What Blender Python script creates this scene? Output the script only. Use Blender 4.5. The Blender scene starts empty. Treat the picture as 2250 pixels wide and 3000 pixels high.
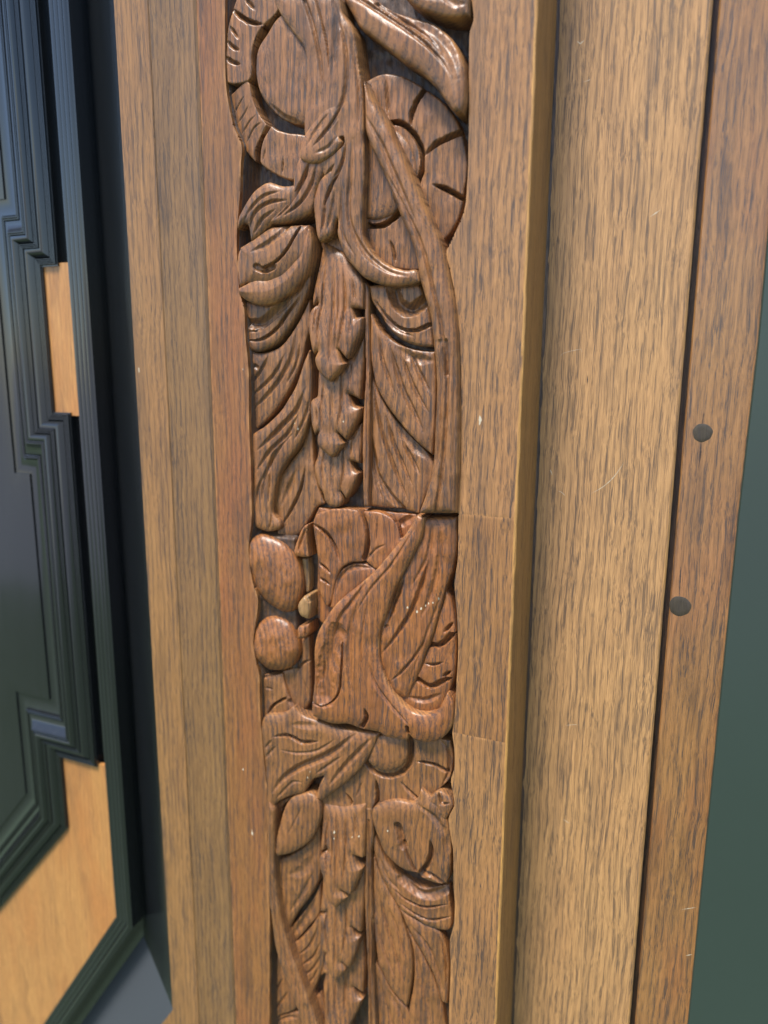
import bpy, math, random
import numpy as np
from mathutils import Vector, Matrix
random.seed(3); rng = np.random.default_rng(5)
scene = bpy.context.scene
C = scene.collection

# ------------------------------------------------------------ camera
F, CX, CY = 2167.0, 1125.0, 1500.0          # focal length and centre, in photograph pixels
PSI, PIT, DIST = math.radians(23.0), math.radians(11.1), 0.40
fwd = np.array([-math.sin(PSI)*math.cos(PIT), math.cos(PSI)*math.cos(PIT), -math.sin(PIT)])
rgt = np.array([math.cos(PSI), math.sin(PSI), 0.0])
upv = np.cross(rgt, fwd)
ROLL = math.radians(0.3)
rgt, upv = rgt*math.cos(ROLL)+upv*math.sin(ROLL), upv*math.cos(ROLL)-rgt*math.sin(ROLL)
CAM = -DIST*fwd
cd = bpy.data.cameras.new('camera'); cam = bpy.data.objects.new('camera', cd); C.objects.link(cam)
cam.matrix_world = Matrix(((rgt[0], upv[0], -fwd[0], CAM[0]), (rgt[1], upv[1], -fwd[1], CAM[1]),
                           (rgt[2], upv[2], -fwd[2], CAM[2]), (0, 0, 0, 1)))
cd.sensor_fit = 'VERTICAL'; cd.sensor_height = 36.0; cd.lens = F/3000*36.0
cd.clip_start = 0.02; cd.clip_end = 500
cd.dof.use_dof = True; cd.dof.focus_distance = 0.395; cd.dof.aperture_fstop = 4.5
scene.camera = cam

# ------------------------------------------------------------ sky, sun, exposure
SUN_EL, SUN_AZ = math.radians(63), math.radians(200)     # azimuth clockwise from +Y
world = bpy.data.worlds.new("World"); scene.world = world; world.use_nodes = True
wn = world.node_tree.nodes; wl = world.node_tree.links
sky = wn.new('ShaderNodeTexSky'); sky.sky_type = 'NISHITA'; sky.sun_disc = False
sky.sun_elevation = SUN_EL; sky.sun_rotation = SUN_AZ; sky.dust_density = 0.6; sky.ozone_density = 1.2
bgn = wn['Background']; bgn.inputs[1].default_value = 0.12; wl.new(sky.outputs[0], bgn.inputs[0])
sd_ = bpy.data.lights.new('sun', 'SUN'); sd_.energy = 3.5; sd_.angle = math.radians(16); sd_.color = (1.0, 0.96, 0.90)
sun = bpy.data.objects.new('sun', sd_); C.objects.link(sun)
sdir = Vector((math.sin(SUN_AZ)*math.cos(SUN_EL), math.cos(SUN_AZ)*math.cos(SUN_EL), math.sin(SUN_EL)))
sun.rotation_euler = sdir.to_track_quat('Z', 'Y').to_euler()
scene.view_settings.view_transform = 'Standard'; scene.view_settings.look = 'None'
scene.view_settings.exposure = 1.12; scene.view_settings.gamma = 1.0

# ------------------------------------------------------------ helpers
def unproj(p, h):
    """photograph pixels -> (X, Z) in millimetres on the plane that stands h mm proud of the face of the oak"""
    p = np.asarray(p, float).reshape(-1, 2)
    d = fwd[None] + ((p[:, 0]-CX)/F)[:, None]*rgt - ((p[:, 1]-CY)/F)[:, None]*upv
    t = (-h/1000.0 - CAM[1])/d[:, 1]
    q = CAM[None] + t[:, None]*d
    return q[:, [0, 2]]*1000
CROP = {1: (620, 0), 2: (620, 500), 3: (620, 1000), 4: (620, 1450), 5: (620, 1950), 6: (620, 2400)}
def cp(k, pts):
    o = CROP[k]; p = np.asarray(pts, float).reshape(-1, 2)/2.0737
    return p + np.array(o, float)
def vnoise(x, z, sc, seed=0):
    x = np.asarray(x)/sc + 37.1*seed + 500; z = np.asarray(z)/sc + 11.7*seed + 500
    xi = np.floor(x).astype(int); zi = np.floor(z).astype(int); fx = x-xi; fz = z-zi
    fx = fx*fx*(3-2*fx); fz = fz*fz*(3-2*fz)
    def H(a, b):
        v = np.sin(a*127.1 + b*311.7 + seed*17.3)*43758.5453
        return v - np.floor(v)
    return (H(xi, zi)*(1-fx)+H(xi+1, zi)*fx)*(1-fz) + (H(xi, zi+1)*(1-fx)+H(xi+1, zi+1)*fx)*fz - 0.5
def smooth_poly(P, closed=True, step=0.6):
    n = len(P); out = []
    rngi = range(n) if closed else range(n-1)
    def corner(i):
        if not closed and (i == 0 or i == n-1): return True
        a = P[i]-P[(i-1) % n]; b = P[(i+1) % n]-P[i]
        c = np.dot(a, b)/(np.linalg.norm(a)*np.linalg.norm(b)+1e-9)
        return c < 0.35
    cs = [corner(i) for i in range(n)]
    for i in rngi:
        p1 = P[i]; p2 = P[(i+1) % n]
        p0 = P[(i-1) % n] if not cs[i] else p1 - (p2-p1)*0.6
        p3 = P[(i+2) % n] if not cs[(i+1) % n] else p2 + (p2-p1)*0.6
        m1 = (p2-p0)/2; m2 = (p3-p1)/2
        L = np.linalg.norm(p2-p1)
        for m in (m1, m2):
            l = np.linalg.norm(m)
            if l > L: m *= L/l
        k = max(2, int(L/step))
        for j in range(k):
            t = j/k
            out.append((2*t**3-3*t**2+1)*p1 + (t**3-2*t**2+t)*m1 + (-2*t**3+3*t**2)*p2 + (t**3-t**2)*m2)
    if not closed: out.append(P[-1])
    return np.array(out)
def seg_dist(Q, P, closed):
    """distance, nearest point, side, arc parameter"""
    A = P; B = np.roll(P, -1, 0)
    if not closed: A = P[:-1]; B = P[1:]
    best = np.full(len(Q), 1e9); near = np.zeros((len(Q), 2)); side = np.zeros(len(Q)); s = np.zeros(len(Q))
    L = np.linalg.norm(B-A, axis=1); cum = np.concatenate([[0], np.cumsum(L)])
    tot = cum[-1]+1e-9
    for i in range(len(A)):
        ab = B[i]-A[i]; l2 = ab@ab+1e-12
        aq = Q-A[i]
        t = np.clip((aq@ab)/l2, 0, 1)
        n = A[i]+t[:, None]*ab
        dd = Q-n; d2 = dd[:, 0]**2+dd[:, 1]**2
        m = d2 < best
        best[m] = d2[m]; near[m] = n[m]
        side[m] = np.sign(ab[0]*aq[m, 1]-ab[1]*aq[m, 0]); s[m] = (cum[i]+t[m]*L[i])/tot
    return np.sqrt(best), near, side, s
def inside(Q, P):
    x, y = Q[:, 0], Q[:, 1]; r = np.zeros(len(Q), bool)
    A = P; B = np.roll(P, -1, 0)
    for (ax, ay), (bx, by) in zip(A, B):
        if ay == by: continue
        m = (ay > y) != (by > y)
        r ^= m & (x < (bx-ax)*(y-ay)/(by-ay)+ax)
    return r
def mesh_obj(name, V, faces, mat, parent=None, angle=55, wear=None):
    me = bpy.data.meshes.new(name)
    me.from_pydata(V, [], faces)
    if wear is not None:
        a = me.attributes.new('wear', 'FLOAT', 'POINT'); a.data.foreach_set('value', np.asarray(wear, dtype=np.float32))
    me.polygons.foreach_set('use_smooth', [True]*len(me.polygons))
    me.set_sharp_from_angle(angle=math.radians(angle))
    me.materials.append(mat); me.update()
    o = bpy.data.objects.new(name, me); C.objects.link(o)
    if parent is not None: o.parent = parent
    return o
def relief(name, pts, h, mat, parent, gouges=(), crown=0.0, cr=8.0, er=0.8, ed=0.5, tilt=(0, 0), sp=0.42,
           bottom=-19, marks=0.06, seed=0, jitter=0.07, hfun=None, angle=60, gd=1.0):
    """a carved piece: outline pts (photograph px), standing h mm proud; gouges = (path px, half width mm, depth mm, side)"""
    P = smooth_poly(unproj(pts, h), True, 0.9)
    c = P.mean(0)
    if jitter:
        P = P + np.stack([vnoise(P[:, 0], P[:, 1], 2.3, seed+1), vnoise(P[:, 0], P[:, 1], 2.3, seed+2)], 1)*jitter*2
    lo = P.min(0)-sp; hi = P.max(0)+sp
    nx = int((hi[0]-lo[0])/sp)+2; nz = int((hi[1]-lo[1])/sp)+2
    gx, gz = np.meshgrid(lo[0]+np.arange(nx)*sp, lo[1]+np.arange(nz)*sp)
    Q = np.stack([gx.ravel(), gz.ravel()], 1)
    d, near, _, _ = seg_dist(Q, P, True)
    ins = inside(Q, P)
    sd = np.where(ins, d, -d)
    snap = np.abs(sd) < 0.58*sp
    Q[snap] = near[snap]; sd[snap] = 0
    ok = sd >= 0
    idx = np.arange(nx*nz).reshape(nz, nx)
    q = np.stack([idx[:-1, :-1], idx[:-1, 1:], idx[1:, 1:], idx[1:, :-1]], -1).reshape(-1, 4)
    good = ok[q].all(1) & ((sd[q] > 0).any(1))
    q = q[good]
    used = np.zeros(nx*nz, bool); used[q.ravel()] = True
    rem = np.full(nx*nz, -1); rem[used] = np.arange(used.sum())
    q = rem[q]; Q = Q[used]; sd = sd[used]
    H = np.full(len(Q), float(h))
    H += crown*np.sqrt(np.clip(1-(1-np.clip(sd/cr, 0, 1))**2, 0, 1))
    H += tilt[0]*(Q[:, 0]-c[0])/10 + tilt[1]*(Q[:, 1]-c[1])/10
    t = np.clip(sd/er, 0, 1); H -= ed*(1-np.sqrt(np.clip(1-(1-t)**2, 0, 1)))
    for gi, g in enumerate(gouges):
        path, w, dep = g[0], g[1], g[2]; side = g[3] if len(g) > 3 else 0; tp = g[4] if len(g) > 4 else 'b'
        G = smooth_poly(unproj(path, h), False, 1.0)
        bb0 = G.min(0)-w*1.2; bb1 = G.max(0)+w*1.2
        m = np.where((Q[:, 0] > bb0[0]) & (Q[:, 0] < bb1[0]) & (Q[:, 1] > bb0[1]) & (Q[:, 1] < bb1[1]))[0]
        if not len(m): continue
        dd, _, s_, u = seg_dist(Q[m], G, False)
        tap = np.ones(len(m))
        if tp in 'bs': tap = np.minimum(tap, np.clip(u/0.3, 0.05, 1)**0.7)
        if tp in 'be': tap = np.minimum(tap, np.clip((1-u)/0.3, 0.05, 1)**0.7)
        ww = w*1.3*(0.3+0.7*tap)*(1+0.25*vnoise(Q[m, 0], Q[m, 1], 2.0, seed+gi+5))
        if side: ww = np.where(s_*side > 0, ww*0.28, ww*1.35)
        r = np.clip(1-(dd/ww)**1.35, 0, 1)
        H[m] -= gd*dep*tap*r
    if hfun is not None: H += hfun(Q)
    if gd > 1: H += 0.55*vnoise(Q[:, 0]*0.9+Q[:, 1]*0.35, Q[:, 1]-0.4*Q[:, 0], 6.5, seed+21)
    H += marks*(vnoise(Q[:, 0], Q[:, 1]*0.6, 2.2, seed)+0.8*vnoise(Q[:, 0]+Q[:, 1]*0.3, Q[:, 1], 4.5, seed+3))*2
    wear = np.clip(1.0-sd/1.6, 0, 1)*np.clip(0.5+1.6*vnoise(Q[:, 0], Q[:, 1], 5.0, seed+9), 0, 1)*np.clip((H+4)/5, 0, 1)
    n = len(Q)
    V = np.stack([Q[:, 0]/1000, -H/1000, Q[:, 1]/1000], 1)
    # skirt: border edges go straight back
    e = np.concatenate([q[:, [0, 1]], q[:, [1, 2]], q[:, [2, 3]], q[:, [3, 0]]])
    key = np.minimum(e[:, 0], e[:, 1])*(n+1)+np.maximum(e[:, 0], e[:, 1])
    uq, inv, cnt = np.unique(key, return_inverse=True, return_counts=True)
    be = e[cnt[inv] == 1]; be = be[be[:, 0] != be[:, 1]]
    bv = np.unique(be.ravel()); mp = np.full(n, -1); mp[bv] = np.arange(len(bv))+n
    B = V[bv].copy(); B[:, 1] = -bottom/1000
    faces = q.tolist() + np.stack([be[:, 1], be[:, 0], mp[be[:, 0]], mp[be[:, 1]]], 1).tolist()
    V = np.concatenate([V, B]); wear = np.concatenate([wear, np.zeros(len(bv))])
    return mesh_obj(name, V.tolist(), faces, mat, parent, angle, wear)

# ------------------------------------------------------------ materials
def nd(nt, t, **kw):
    n = nt.nodes.new(t)
    for k, v in kw.items():
        if k.startswith('i_'): n.inputs[int(k[2:])].default_value = v
        else: setattr(n, k, v)
    return n
def oak(name, light, dark, pore=(0.045, 0.034, 0.032), seed=0.0, density=0.5, rough=0.36, pore_amt=0.85, blotch=0.5, coat=0.25,
        wearc=(0.46, 0.22, 0.075), red=(0.26, 0.085, 0.03), redamt=0.25, plen=1.0, bump=0.35, coatr=0.24):
    m = bpy.data.materials.new(name); m.use_nodes = True; nt = m.node_tree; L = nt.links.new
    bs = nt.nodes['Principled BSDF']
    tc = nd(nt, 'ShaderNodeTexCoord')
    mm = nd(nt, 'ShaderNodeVectorMath', operation='SCALE'); mm.inputs[3].default_value = 1000
    L(tc.outputs['Object'], mm.inputs[0])
    off = nd(nt, 'ShaderNodeVectorMath', operation='ADD'); off.inputs[1].default_value = (seed*137.0, seed*53.0, seed*311.0)
    L(mm.outputs[0], off.inputs[0])
    # gentle waviness of the fibres
    def mapped(sx, sz, src=None):
        v = nd(nt, 'ShaderNodeVectorMath', operation='MULTIPLY'); v.inputs[1].default_value = (sx, sx, sz)
        L((src or off).outputs[0], v.inputs[0]); return v
    wnz = nd(nt, 'ShaderNodeTexNoise'); wnz.inputs['Scale'].default_value = 1; wnz.inputs['Detail'].default_value = 2
    L(mapped(0.05, 0.016).outputs[0], wnz.inputs['Vector'])
    ws = nd(nt, 'ShaderNodeVectorMath', operation='SUBTRACT'); ws.inputs[1].default_value = (.5, .5, .5); L(wnz.outputs['Color'], ws.inputs[0])
    wm = nd(nt, 'ShaderNodeVectorMath', operation='MULTIPLY'); wm.inputs[1].default_value = (4.5, 4.5, 0); L(ws.outputs[0], wm.inputs[0])
    wc = nd(nt, 'ShaderNodeVectorMath', operation='ADD'); L(off.outputs[0], wc.inputs[0]); L(wm.outputs[0], wc.inputs[1])
    # growth rings round a far pith
    sx = nd(nt, 'ShaderNodeSeparateXYZ'); L(wc.outputs[0], sx.inputs[0])
    def math_(op, a, b=None, c=None, clamp=False):
        n = nd(nt, 'ShaderNodeMath', operation=op); n.use_clamp = clamp
        for i, v in enumerate((a, b, c)):
            if v is None: continue
            if isinstance(v, (int, float)): n.inputs[i].default_value = v
            else: L(v, n.inputs[i])
        return n.outputs[0]
    rx = math_('MULTIPLY', sx.outputs[0], 0.75); ry = math_('ADD', math_('MULTIPLY', sx.outputs[1], 1.25), 6)
    r = math_('SUBTRACT', math_('ADD', rx, math_('MULTIPLY', ry, 0.8)), math_('MULTIPLY', sx.outputs[2], 0.012))
    fr = math_('FRACT', math_('DIVIDE', r, 2.7))
    early = nd(nt, 'ShaderNodeMapRange', interpolation_type='SMOOTHSTEP'); L(math_('ABSOLUTE', math_('SUBTRACT', fr, 0.5)), early.inputs[0])
    early.inputs[1].default_value = 0.08; early.inputs[2].default_value = 0.5; early.inputs[3].default_value = 0.0; early.inputs[4].default_value = 1.0
    # pores
    def noise(sxv, szv, det=1.0, src=wc):
        n = nd(nt, 'ShaderNodeTexNoise'); n.inputs['Scale'].default_value = 1; n.inputs['Detail'].default_value = det
        n.inputs['Roughness'].default_value = 0.55
        L(mapped(sxv, szv, src).outputs[0], n.inputs['Vector']); return n.outputs['Fac']
    p1 = noise(3.1, 0.062/plen, 1.6); p2 = noise(5.2, 0.085/plen, 1.6)
    clus = noise(0.16, 0.018, 2.5)
    th = math_('SUBTRACT', math_('SUBTRACT', 0.675-0.055*density, math_('MULTIPLY', early.outputs[0], 0.10)), math_('MULTIPLY', math_('SUBTRACT', clus, 0.5), 0.38))
    def cut(nv, t, w):
        return math_('MULTIPLY', math_('SUBTRACT', nv, t), 1.0/w, clamp=True)
    pa = math_('MULTIPLY', cut(p1, math_('SUBTRACT', th, 0.005), 0.045), 0.95); pb = math_('MULTIPLY', cut(p2, math_('SUBTRACT', th, 0.025), 0.06), 0.75)
    pores = math_('MAXIMUM', pa, pb)
    # colour
    big = noise(0.07, 0.012, 2.0); fib = noise(4.2, 0.075, 2.5); mid = noise(0.6, 0.03, 2.0)
    mixf = math_('ADD', math_('MULTIPLY', big, blotch), math_('MULTIPLY', mid, 0.9), clamp=False)
    mixf = math_('SUBTRACT', mixf, 0.2+blotch*0.5-0.25, clamp=True)
    def mix(fac, a, b, mode='MIX'):
        n = nd(nt, 'ShaderNodeMix', data_type='RGBA', blend_type=mode)
        for i, v in ((0, fac), (6, a), (7, b)):
            if isinstance(v, (int, float)): n.inputs[i].default_value = v
            elif isinstance(v, tuple): n.inputs[i].default_value = (*v, 1)
            else: L(v, n.inputs[i])
        return n.outputs[2]
    light = (light[0]*0.97, light[1]*0.98, light[2]*0.80); dark = (dark[0]*0.95, dark[1]*0.96, dark[2]*0.82)
    col = mix(mixf, light, dark)
    rn = noise(0.045, 0.011, 3.0)
    rf = math_('MULTIPLY', math_('MULTIPLY', math_('SUBTRACT', rn, 0.45), 4.0, clamp=True), redamt)
    col = mix(rf, col, red)
    stn = noise(0.085, 0.014, 3.5)
    col = mix(math_('MULTIPLY', math_('MULTIPLY', math_('SUBTRACT', stn, 0.54), 7.0, clamp=True), 0.55), col, (dark[0]*0.62, dark[1]*0.66, dark[2]*0.8))
    col = mix(math_('MULTIPLY', early.outputs[0], 0.30), col, dark)
    at = nd(nt, 'ShaderNodeAttribute', attribute_name='wear')
    col = mix(math_('MULTIPLY', at.outputs['Fac'], 0.75), col, wearc)
    fb = math_('ADD', math_('MULTIPLY', fib, 1.5), 0.25)
    cmb = nd(nt, 'ShaderNodeCombineXYZ'); [L(fb, cmb.inputs[i]) for i in range(3)]
    col = mix(1.0, col, cmb.outputs[0], 'MULTIPLY')
    col = mix(math_('MULTIPLY', pores, pore_amt), col, pore)
    L(col, bs.inputs['Base Color'])
    rg = math_('ADD', math_('MULTIPLY', pores, 0.22), math_('ADD', math_('MULTIPLY', big, 0.22), rough-0.10))
    L(rg, bs.inputs['Roughness'])
    bs.inputs['Specular IOR Level'].default_value = 0.35; bs.inputs['Coat Weight'].default_value = coat; bs.inputs['Coat Roughness'].default_value = coatr
    hgt = math_('SUBTRACT', math_('MULTIPLY', fib, 0.30), pores)
    hgt = math_('ADD', hgt, math_('MULTIPLY', noise(0.9, 0.35, 2.5), 1.6))
    bp = nd(nt, 'ShaderNodeBump'); bp.inputs['Strength'].default_value = bump; bp.inputs['Distance'].default_value = 0.00022
    L(hgt, bp.inputs['Height']); L(bp.outputs[0], bs.inputs['Normal'])
    return m
M = {}
PB = (0.030, 0.024, 0.024)
M['carve'] = oak('carved_oak', (0.34, 0.143, 0.050), (0.15, 0.060, 0.023), PB, pore_amt=0.85, seed=1, density=0.85, rough=0.42, bump=0.6, coat=0.4, redamt=0.25, coatr=0.33)
M['insert'] = oak('repair_oak', (0.36, 0.135, 0.040), (0.17, 0.055, 0.017), PB, seed=2.3, pore_amt=0.85, density=0.75, rough=0.42, redamt=0.3, bump=0.6, coat=0.4, coatr=0.33)
M['fresh'] = oak('bare_oak', (0.34, 0.19, 0.085), (0.20, 0.10, 0.040), seed=4.1, density=0.4, rough=0.5, redamt=0.0)
M['ground'] = oak('shade_dark_ground_oak', (0.10, 0.050, 0.026), (0.055, 0.028, 0.016), PB, seed=1, density=0.75, rough=0.5, redamt=0.1, bump=0.6)  # ground colour darkened to put shade into the gaps of the carving
M['board'] = oak('plain_oak', (0.38, 0.188, 0.084), (0.26, 0.122, 0.052), PB, seed=5.2, density=0.8, redamt=0.15)
M['board2'] = oak('darker_oak', (0.33, 0.155, 0.062), (0.22, 0.098, 0.040), PB, seed=6.7, density=0.9, rough=0.38, redamt=0.15)
M['fillet'] = oak('fillet_oak', (0.32, 0.160, 0.066), (0.20, 0.094, 0.038), PB, seed=7.9, density=0.6, rough=0.40, redamt=0.1, plen=1.4, pore_amt=0.7)
M['cove'] = oak('cove_oak', (0.26, 0.135, 0.058), (0.15, 0.075, 0.035), PB, seed=8.3, density=0.7, rough=0.40, redamt=0.0, pore_amt=0.7)
M['red'] = oak('red_stained_oak', (0.30, 0.130, 0.046), (0.17, 0.068, 0.026), PB, seed=1, density=0.6, rough=0.40, red=(0.26, 0.080, 0.028), redamt=0.5, pore_amt=0.7)
M['fruit'] = oak('fruit_oak', (0.30, 0.105, 0.036), (0.15, 0.052, 0.020), PB, seed=3.6, density=0.9, rough=0.34, redamt=0.3, coat=0.6, coatr=0.2, bump=0.5)
M['side'] = oak('edge_grain_oak', (0.42, 0.205, 0.065), (0.30, 0.140, 0.044), seed=9.4, density=0.45, rough=0.42, redamt=0.0, pore_amt=0.6, plen=2)
M['stile'] = oak('side_stile_oak', (0.46, 0.250, 0.122), (0.34, 0.178, 0.082), PB, seed=10.6, density=0.8, pore_amt=0.75, redamt=0.1, plen=1.5)
M['stile2'] = oak('outer_stile_oak', (0.33, 0.160, 0.066), (0.19, 0.084, 0.032), PB, seed=11.7, density=0.55, rough=0.27, redamt=0.4, coat=0.7, coatr=0.25)
M['worn'] = oak('worn_arris_oak', (0.48, 0.25, 0.085), (0.36, 0.17, 0.055), seed=12.2, density=0.1, rough=0.4, redamt=0.0, pore_amt=0.4)
M['inlay'] = oak('orange_inlay_wood', (0.47, 0.230, 0.085), (0.33, 0.145, 0.052), seed=13.1, density=0.0, rough=0.34, redamt=0.45, red=(0.36, 0.12, 0.03), pore_amt=0.3, blotch=0.9, plen=2, bump=0.1)
M['peg'] = oak('peg_end_grain', (0.055, 0.038, 0.026), (0.035, 0.026, 0.018), seed=14.5, density=0.2, rough=0.5, redamt=0.0, pore_amt=0.4, wearc=(0.1, 0.07, 0.05))
def black_paint():
    m = bpy.data.materials.new('ebonised_wood'); m.use_nodes = True; nt = m.node_tree; bs = nt.nodes['Principled BSDF']
    tc = nd(nt, 'ShaderNodeTexCoord'); mp = nd(nt, 'ShaderNodeMapping'); mp.inputs['Scale'].default_value = (400, 400, 14)
    nz = nd(nt, 'ShaderNodeTexNoise'); nz.inputs['Scale'].default_value = 1; nz.inputs['Detail'].default_value = 3
    nt.links.new(tc.outputs['Object'], mp.inputs[0]); nt.links.new(mp.outputs[0], nz.inputs['Vector'])
    mr = nd(nt, 'ShaderNodeMapRange'); mr.inputs[3].default_value = 0.14; mr.inputs[4].default_value = 0.28; bs.inputs['Coat Weight'].default_value = 0.6; bs.inputs['Coat Roughness'].default_value = 0.12; bs.inputs['Coat IOR'].default_value = 1.5
    nt.links.new(nz.outputs[0], mr.inputs[0]); nt.links.new(mr.outputs[0], bs.inputs['Roughness'])
    cr = nd(nt, 'ShaderNodeMix', data_type='RGBA'); cr.inputs[6].default_value = (0.004, 0.005, 0.006, 1); cr.inputs[7].default_value = (0.010, 0.011, 0.012, 1)
    nt.links.new(nz.outputs[0], cr.inputs[0]); nt.links.new(cr.outputs[2], bs.inputs['Base Color'])
    bp = nd(nt, 'ShaderNodeBump'); bp.inputs['Strength'].default_value = 0.12; bp.inputs['Distance'].default_value = 0.0002
    nt.links.new(nz.outputs[0], bp.inputs['Height']); nt.links.new(bp.outputs[0], bs.inputs['Normal'])
    return m
M['black'] = black_paint()
def flat(name, col, rough):
    m = bpy.data.materials.new(name); m.use_nodes = True; nt = m.node_tree; b = nt.nodes['Principled BSDF']
    tc = nd(nt, 'ShaderNodeTexCoord'); nz = nd(nt, 'ShaderNodeTexNoise'); nz.inputs['Scale'].default_value = 3; nz.inputs['Detail'].default_value = 6
    nt.links.new(tc.outputs['Object'], nz.inputs['Vector'])
    mx = nd(nt, 'ShaderNodeMix', data_type='RGBA'); mx.inputs[6].default_value = (*[c*0.7 for c in col], 1); mx.inputs[7].default_value = (*[c*1.3 for c in col], 1)
    nt.links.new(nz.outputs[0], mx.inputs[0]); nt.links.new(mx.outputs[2], b.inputs['Base Color']); b.inputs['Roughness'].default_value = rough
    return m
M['grass'] = flat('grass', (0.075, 0.11, 0.06), 0.9)
M['paving'] = flat('paving', (0.22, 0.235, 0.27), 0.8)
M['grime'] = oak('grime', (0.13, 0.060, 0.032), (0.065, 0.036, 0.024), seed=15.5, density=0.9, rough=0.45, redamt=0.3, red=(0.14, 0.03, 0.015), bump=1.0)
M['dusty'] = flat('dusty_ebonised_wood', (0.036, 0.039, 0.046), 0.45)  # lighter bluish base stands in for sky sheen on the slanting edge
M['greenblack'] = flat('green_reflection_ebonised', (0.027, 0.041, 0.032), 0.30)  # green reflection of the lawn put into the ebonised board's base colour
M['putty'] = flat('pale_paint_fleck', (0.48, 0.40, 0.28), 0.5)

# ------------------------------------------------------------ setting (below and before the cupboard; it only shows in the gloss)
def sheet(name, x0, x1, y0, y1, z, mat):
    o = mesh_obj(name, [(x0, y0, z), (x1, y0, z), (x1, y1, z), (x0, y1, z)], [(0, 1, 2, 3)], mat); o['kind'] = 'structure'; return o
sheet('ground', -200, 200, -200, 200, -1.30, M['paving'])
sheet('lawn', -30, 30, -3.3, 3.0, -1.296, M['grass'])

# ------------------------------------------------------------ the cupboard
cup = bpy.data.objects.new('cupboard', None); C.objects.link(cup)
cup['label'] = 'carved oak cupboard front with ebonised moulded door and orange inlay'; cup['category'] = 'cupboard'

ZT, ZB = 330.0, -900.0
def xline(p, h, Z=0.0):
    """X (mm) of an upright line seen at pixel p on the plane h proud"""
    return unproj([p], h)[0][0]
def prism(name, prof, mat, parent, z0=ZB, z1=ZT, jit=0.0):
    """upright piece: closed profile of (X mm, h mm) run from z0 to z1"""
    n = len(prof); V = []
    K = max(2, int((z1-z0)/(3 if jit else 40)))
    for k in range(K+1):
        z = z0+(z1-z0)*k/K
        for pi, (x, h) in enumerate(prof):
            jj = jit*(vnoise([z], [pi*7.0], 9.0, 3)[0]+0.6*vnoise([z], [pi*5.0], 3.0, 4)[0]) if jit else 0
            V.append(((x+jj)/1000, -(h-abs(jj)*0.5)/1000, z/1000))
    Fc = []
    for k in range(K):
        for i in range(n):
            j = (i+1) % n
            Fc.append((k*n+i, k*n+j, (k+1)*n+j, (k+1)*n+i))
    Fc.append(tuple(range(n))[::-1]); Fc.append(tuple(K*n+i for i in range(n)))
    o = mesh_obj(name, V, Fc, mat, parent, 25)
    return o

# ---- plain mouldings left of the carving (profile across the stile)
YR = 1500
xA0 = xline((419, 1500), 1.9)      # left arris of the oak
xA1 = xline((508, 1500), 1.9)
xB1 = xline((632, 1500), 0.5)
xC1 = xline((735, 1500), 0.0)
print('x left', xA0, xA1, xB1, xC1)
fil = prism('fillet', [(xA0+0.5, 1.9), (xA0, 1.3), (xA0, -30), (xA1, -30), (xA1, 1.4), (xA1-0.5, 1.9)], M['fillet'], cup)
cov = [(xA1+0.01, 1.2)] + [(xA1+(xB1-xA1)*t, 1.2-1.9*math.sin(math.pi*t)) for t in np.linspace(0.08, 0.95, 12)] + [(xB1, -0.2)]
prism('cove', [(xA1+0.01, -30)] + cov + [(xB1, -30)], M['cove'], cup).name = 'cove'
# ---- right of the carving: front arris, side face, stiles
xR = xline((1512, 1500), 0.0)
print('xR', xR)
STEP = 38.0
xs = xline((1566, 1500), -STEP)
xg = xline((1966, 1500), -STEP); print('xs', xs, 'xg', xg)
xg2 = xline((1984, 1500), -STEP-4)
xe = xg2 + 90
pil = bpy.data.objects.new('carved_pilaster', None); C.objects.link(pil); pil.parent = cup

# ---- channel outline of the carving
LB = np.concatenate([cp(1, [(80, -60), (80, 300), (84, 500), (100, 620), (130, 760), (180, 880), (175, 1000), (172, 1150)]),
     cp(2, [(160, 260), (150, 430), (160, 600), (168, 740), (195, 830), (203, 1000), (215, 1120)]),
     cp(3, [(224, 200), (226, 500), (236, 750), (240, 950), (240, 1100)]),
     cp(4, [(222, 330), (245, 520), (280, 640), (262, 800), (252, 900), (270, 1020)]),
     cp(5, [(288, 60), (292, 250), (305, 450), (325, 650), (345, 850), (350, 1000)]),
     cp(6, [(335, 100), (340, 350), (352, 600), (352, 800), (350, 1000), (350, 1350)])])
RB = np.concatenate([cp(1, [(1570, -60), (1592, 110), (1568, 200), (1563, 500), (1563, 700), (1558, 1000)]),
     cp(2, [(1553, 80), (1532, 250), (1450, 440), (1425, 500), (1448, 600), (1480, 760), (1496, 900), (1508, 1050)]),
     cp(3, [(1515, 200), (1517, 500), (1513, 800), (1500, 1000)]),
     cp(4, [(1499, 150), (1496, 380), (1476, 540), (1490, 720), (1498, 950), (1488, 1130)]),
     cp(5, [(1478, 270), (1462, 410), (1474, 520), (1474, 620), (1455, 700), (1475, 840), (1440, 930), (1455, 1050)]),
     cp(6, [(1468, 200), (1470, 400), (1478, 520), (1470, 640), (1448, 740), (1452, 900), (1445, 1100), (1440, 1350)])])
Lz = unproj(LB, 0); Rz = unproj(RB, 0)
def panel_piece(name, poly, mat, seed, sp=0.8, **kw):
    """flat board piece given in plane mm"""
    return relief_mm(name, poly, 0.0, mat, seed, sp, **kw)
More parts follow.
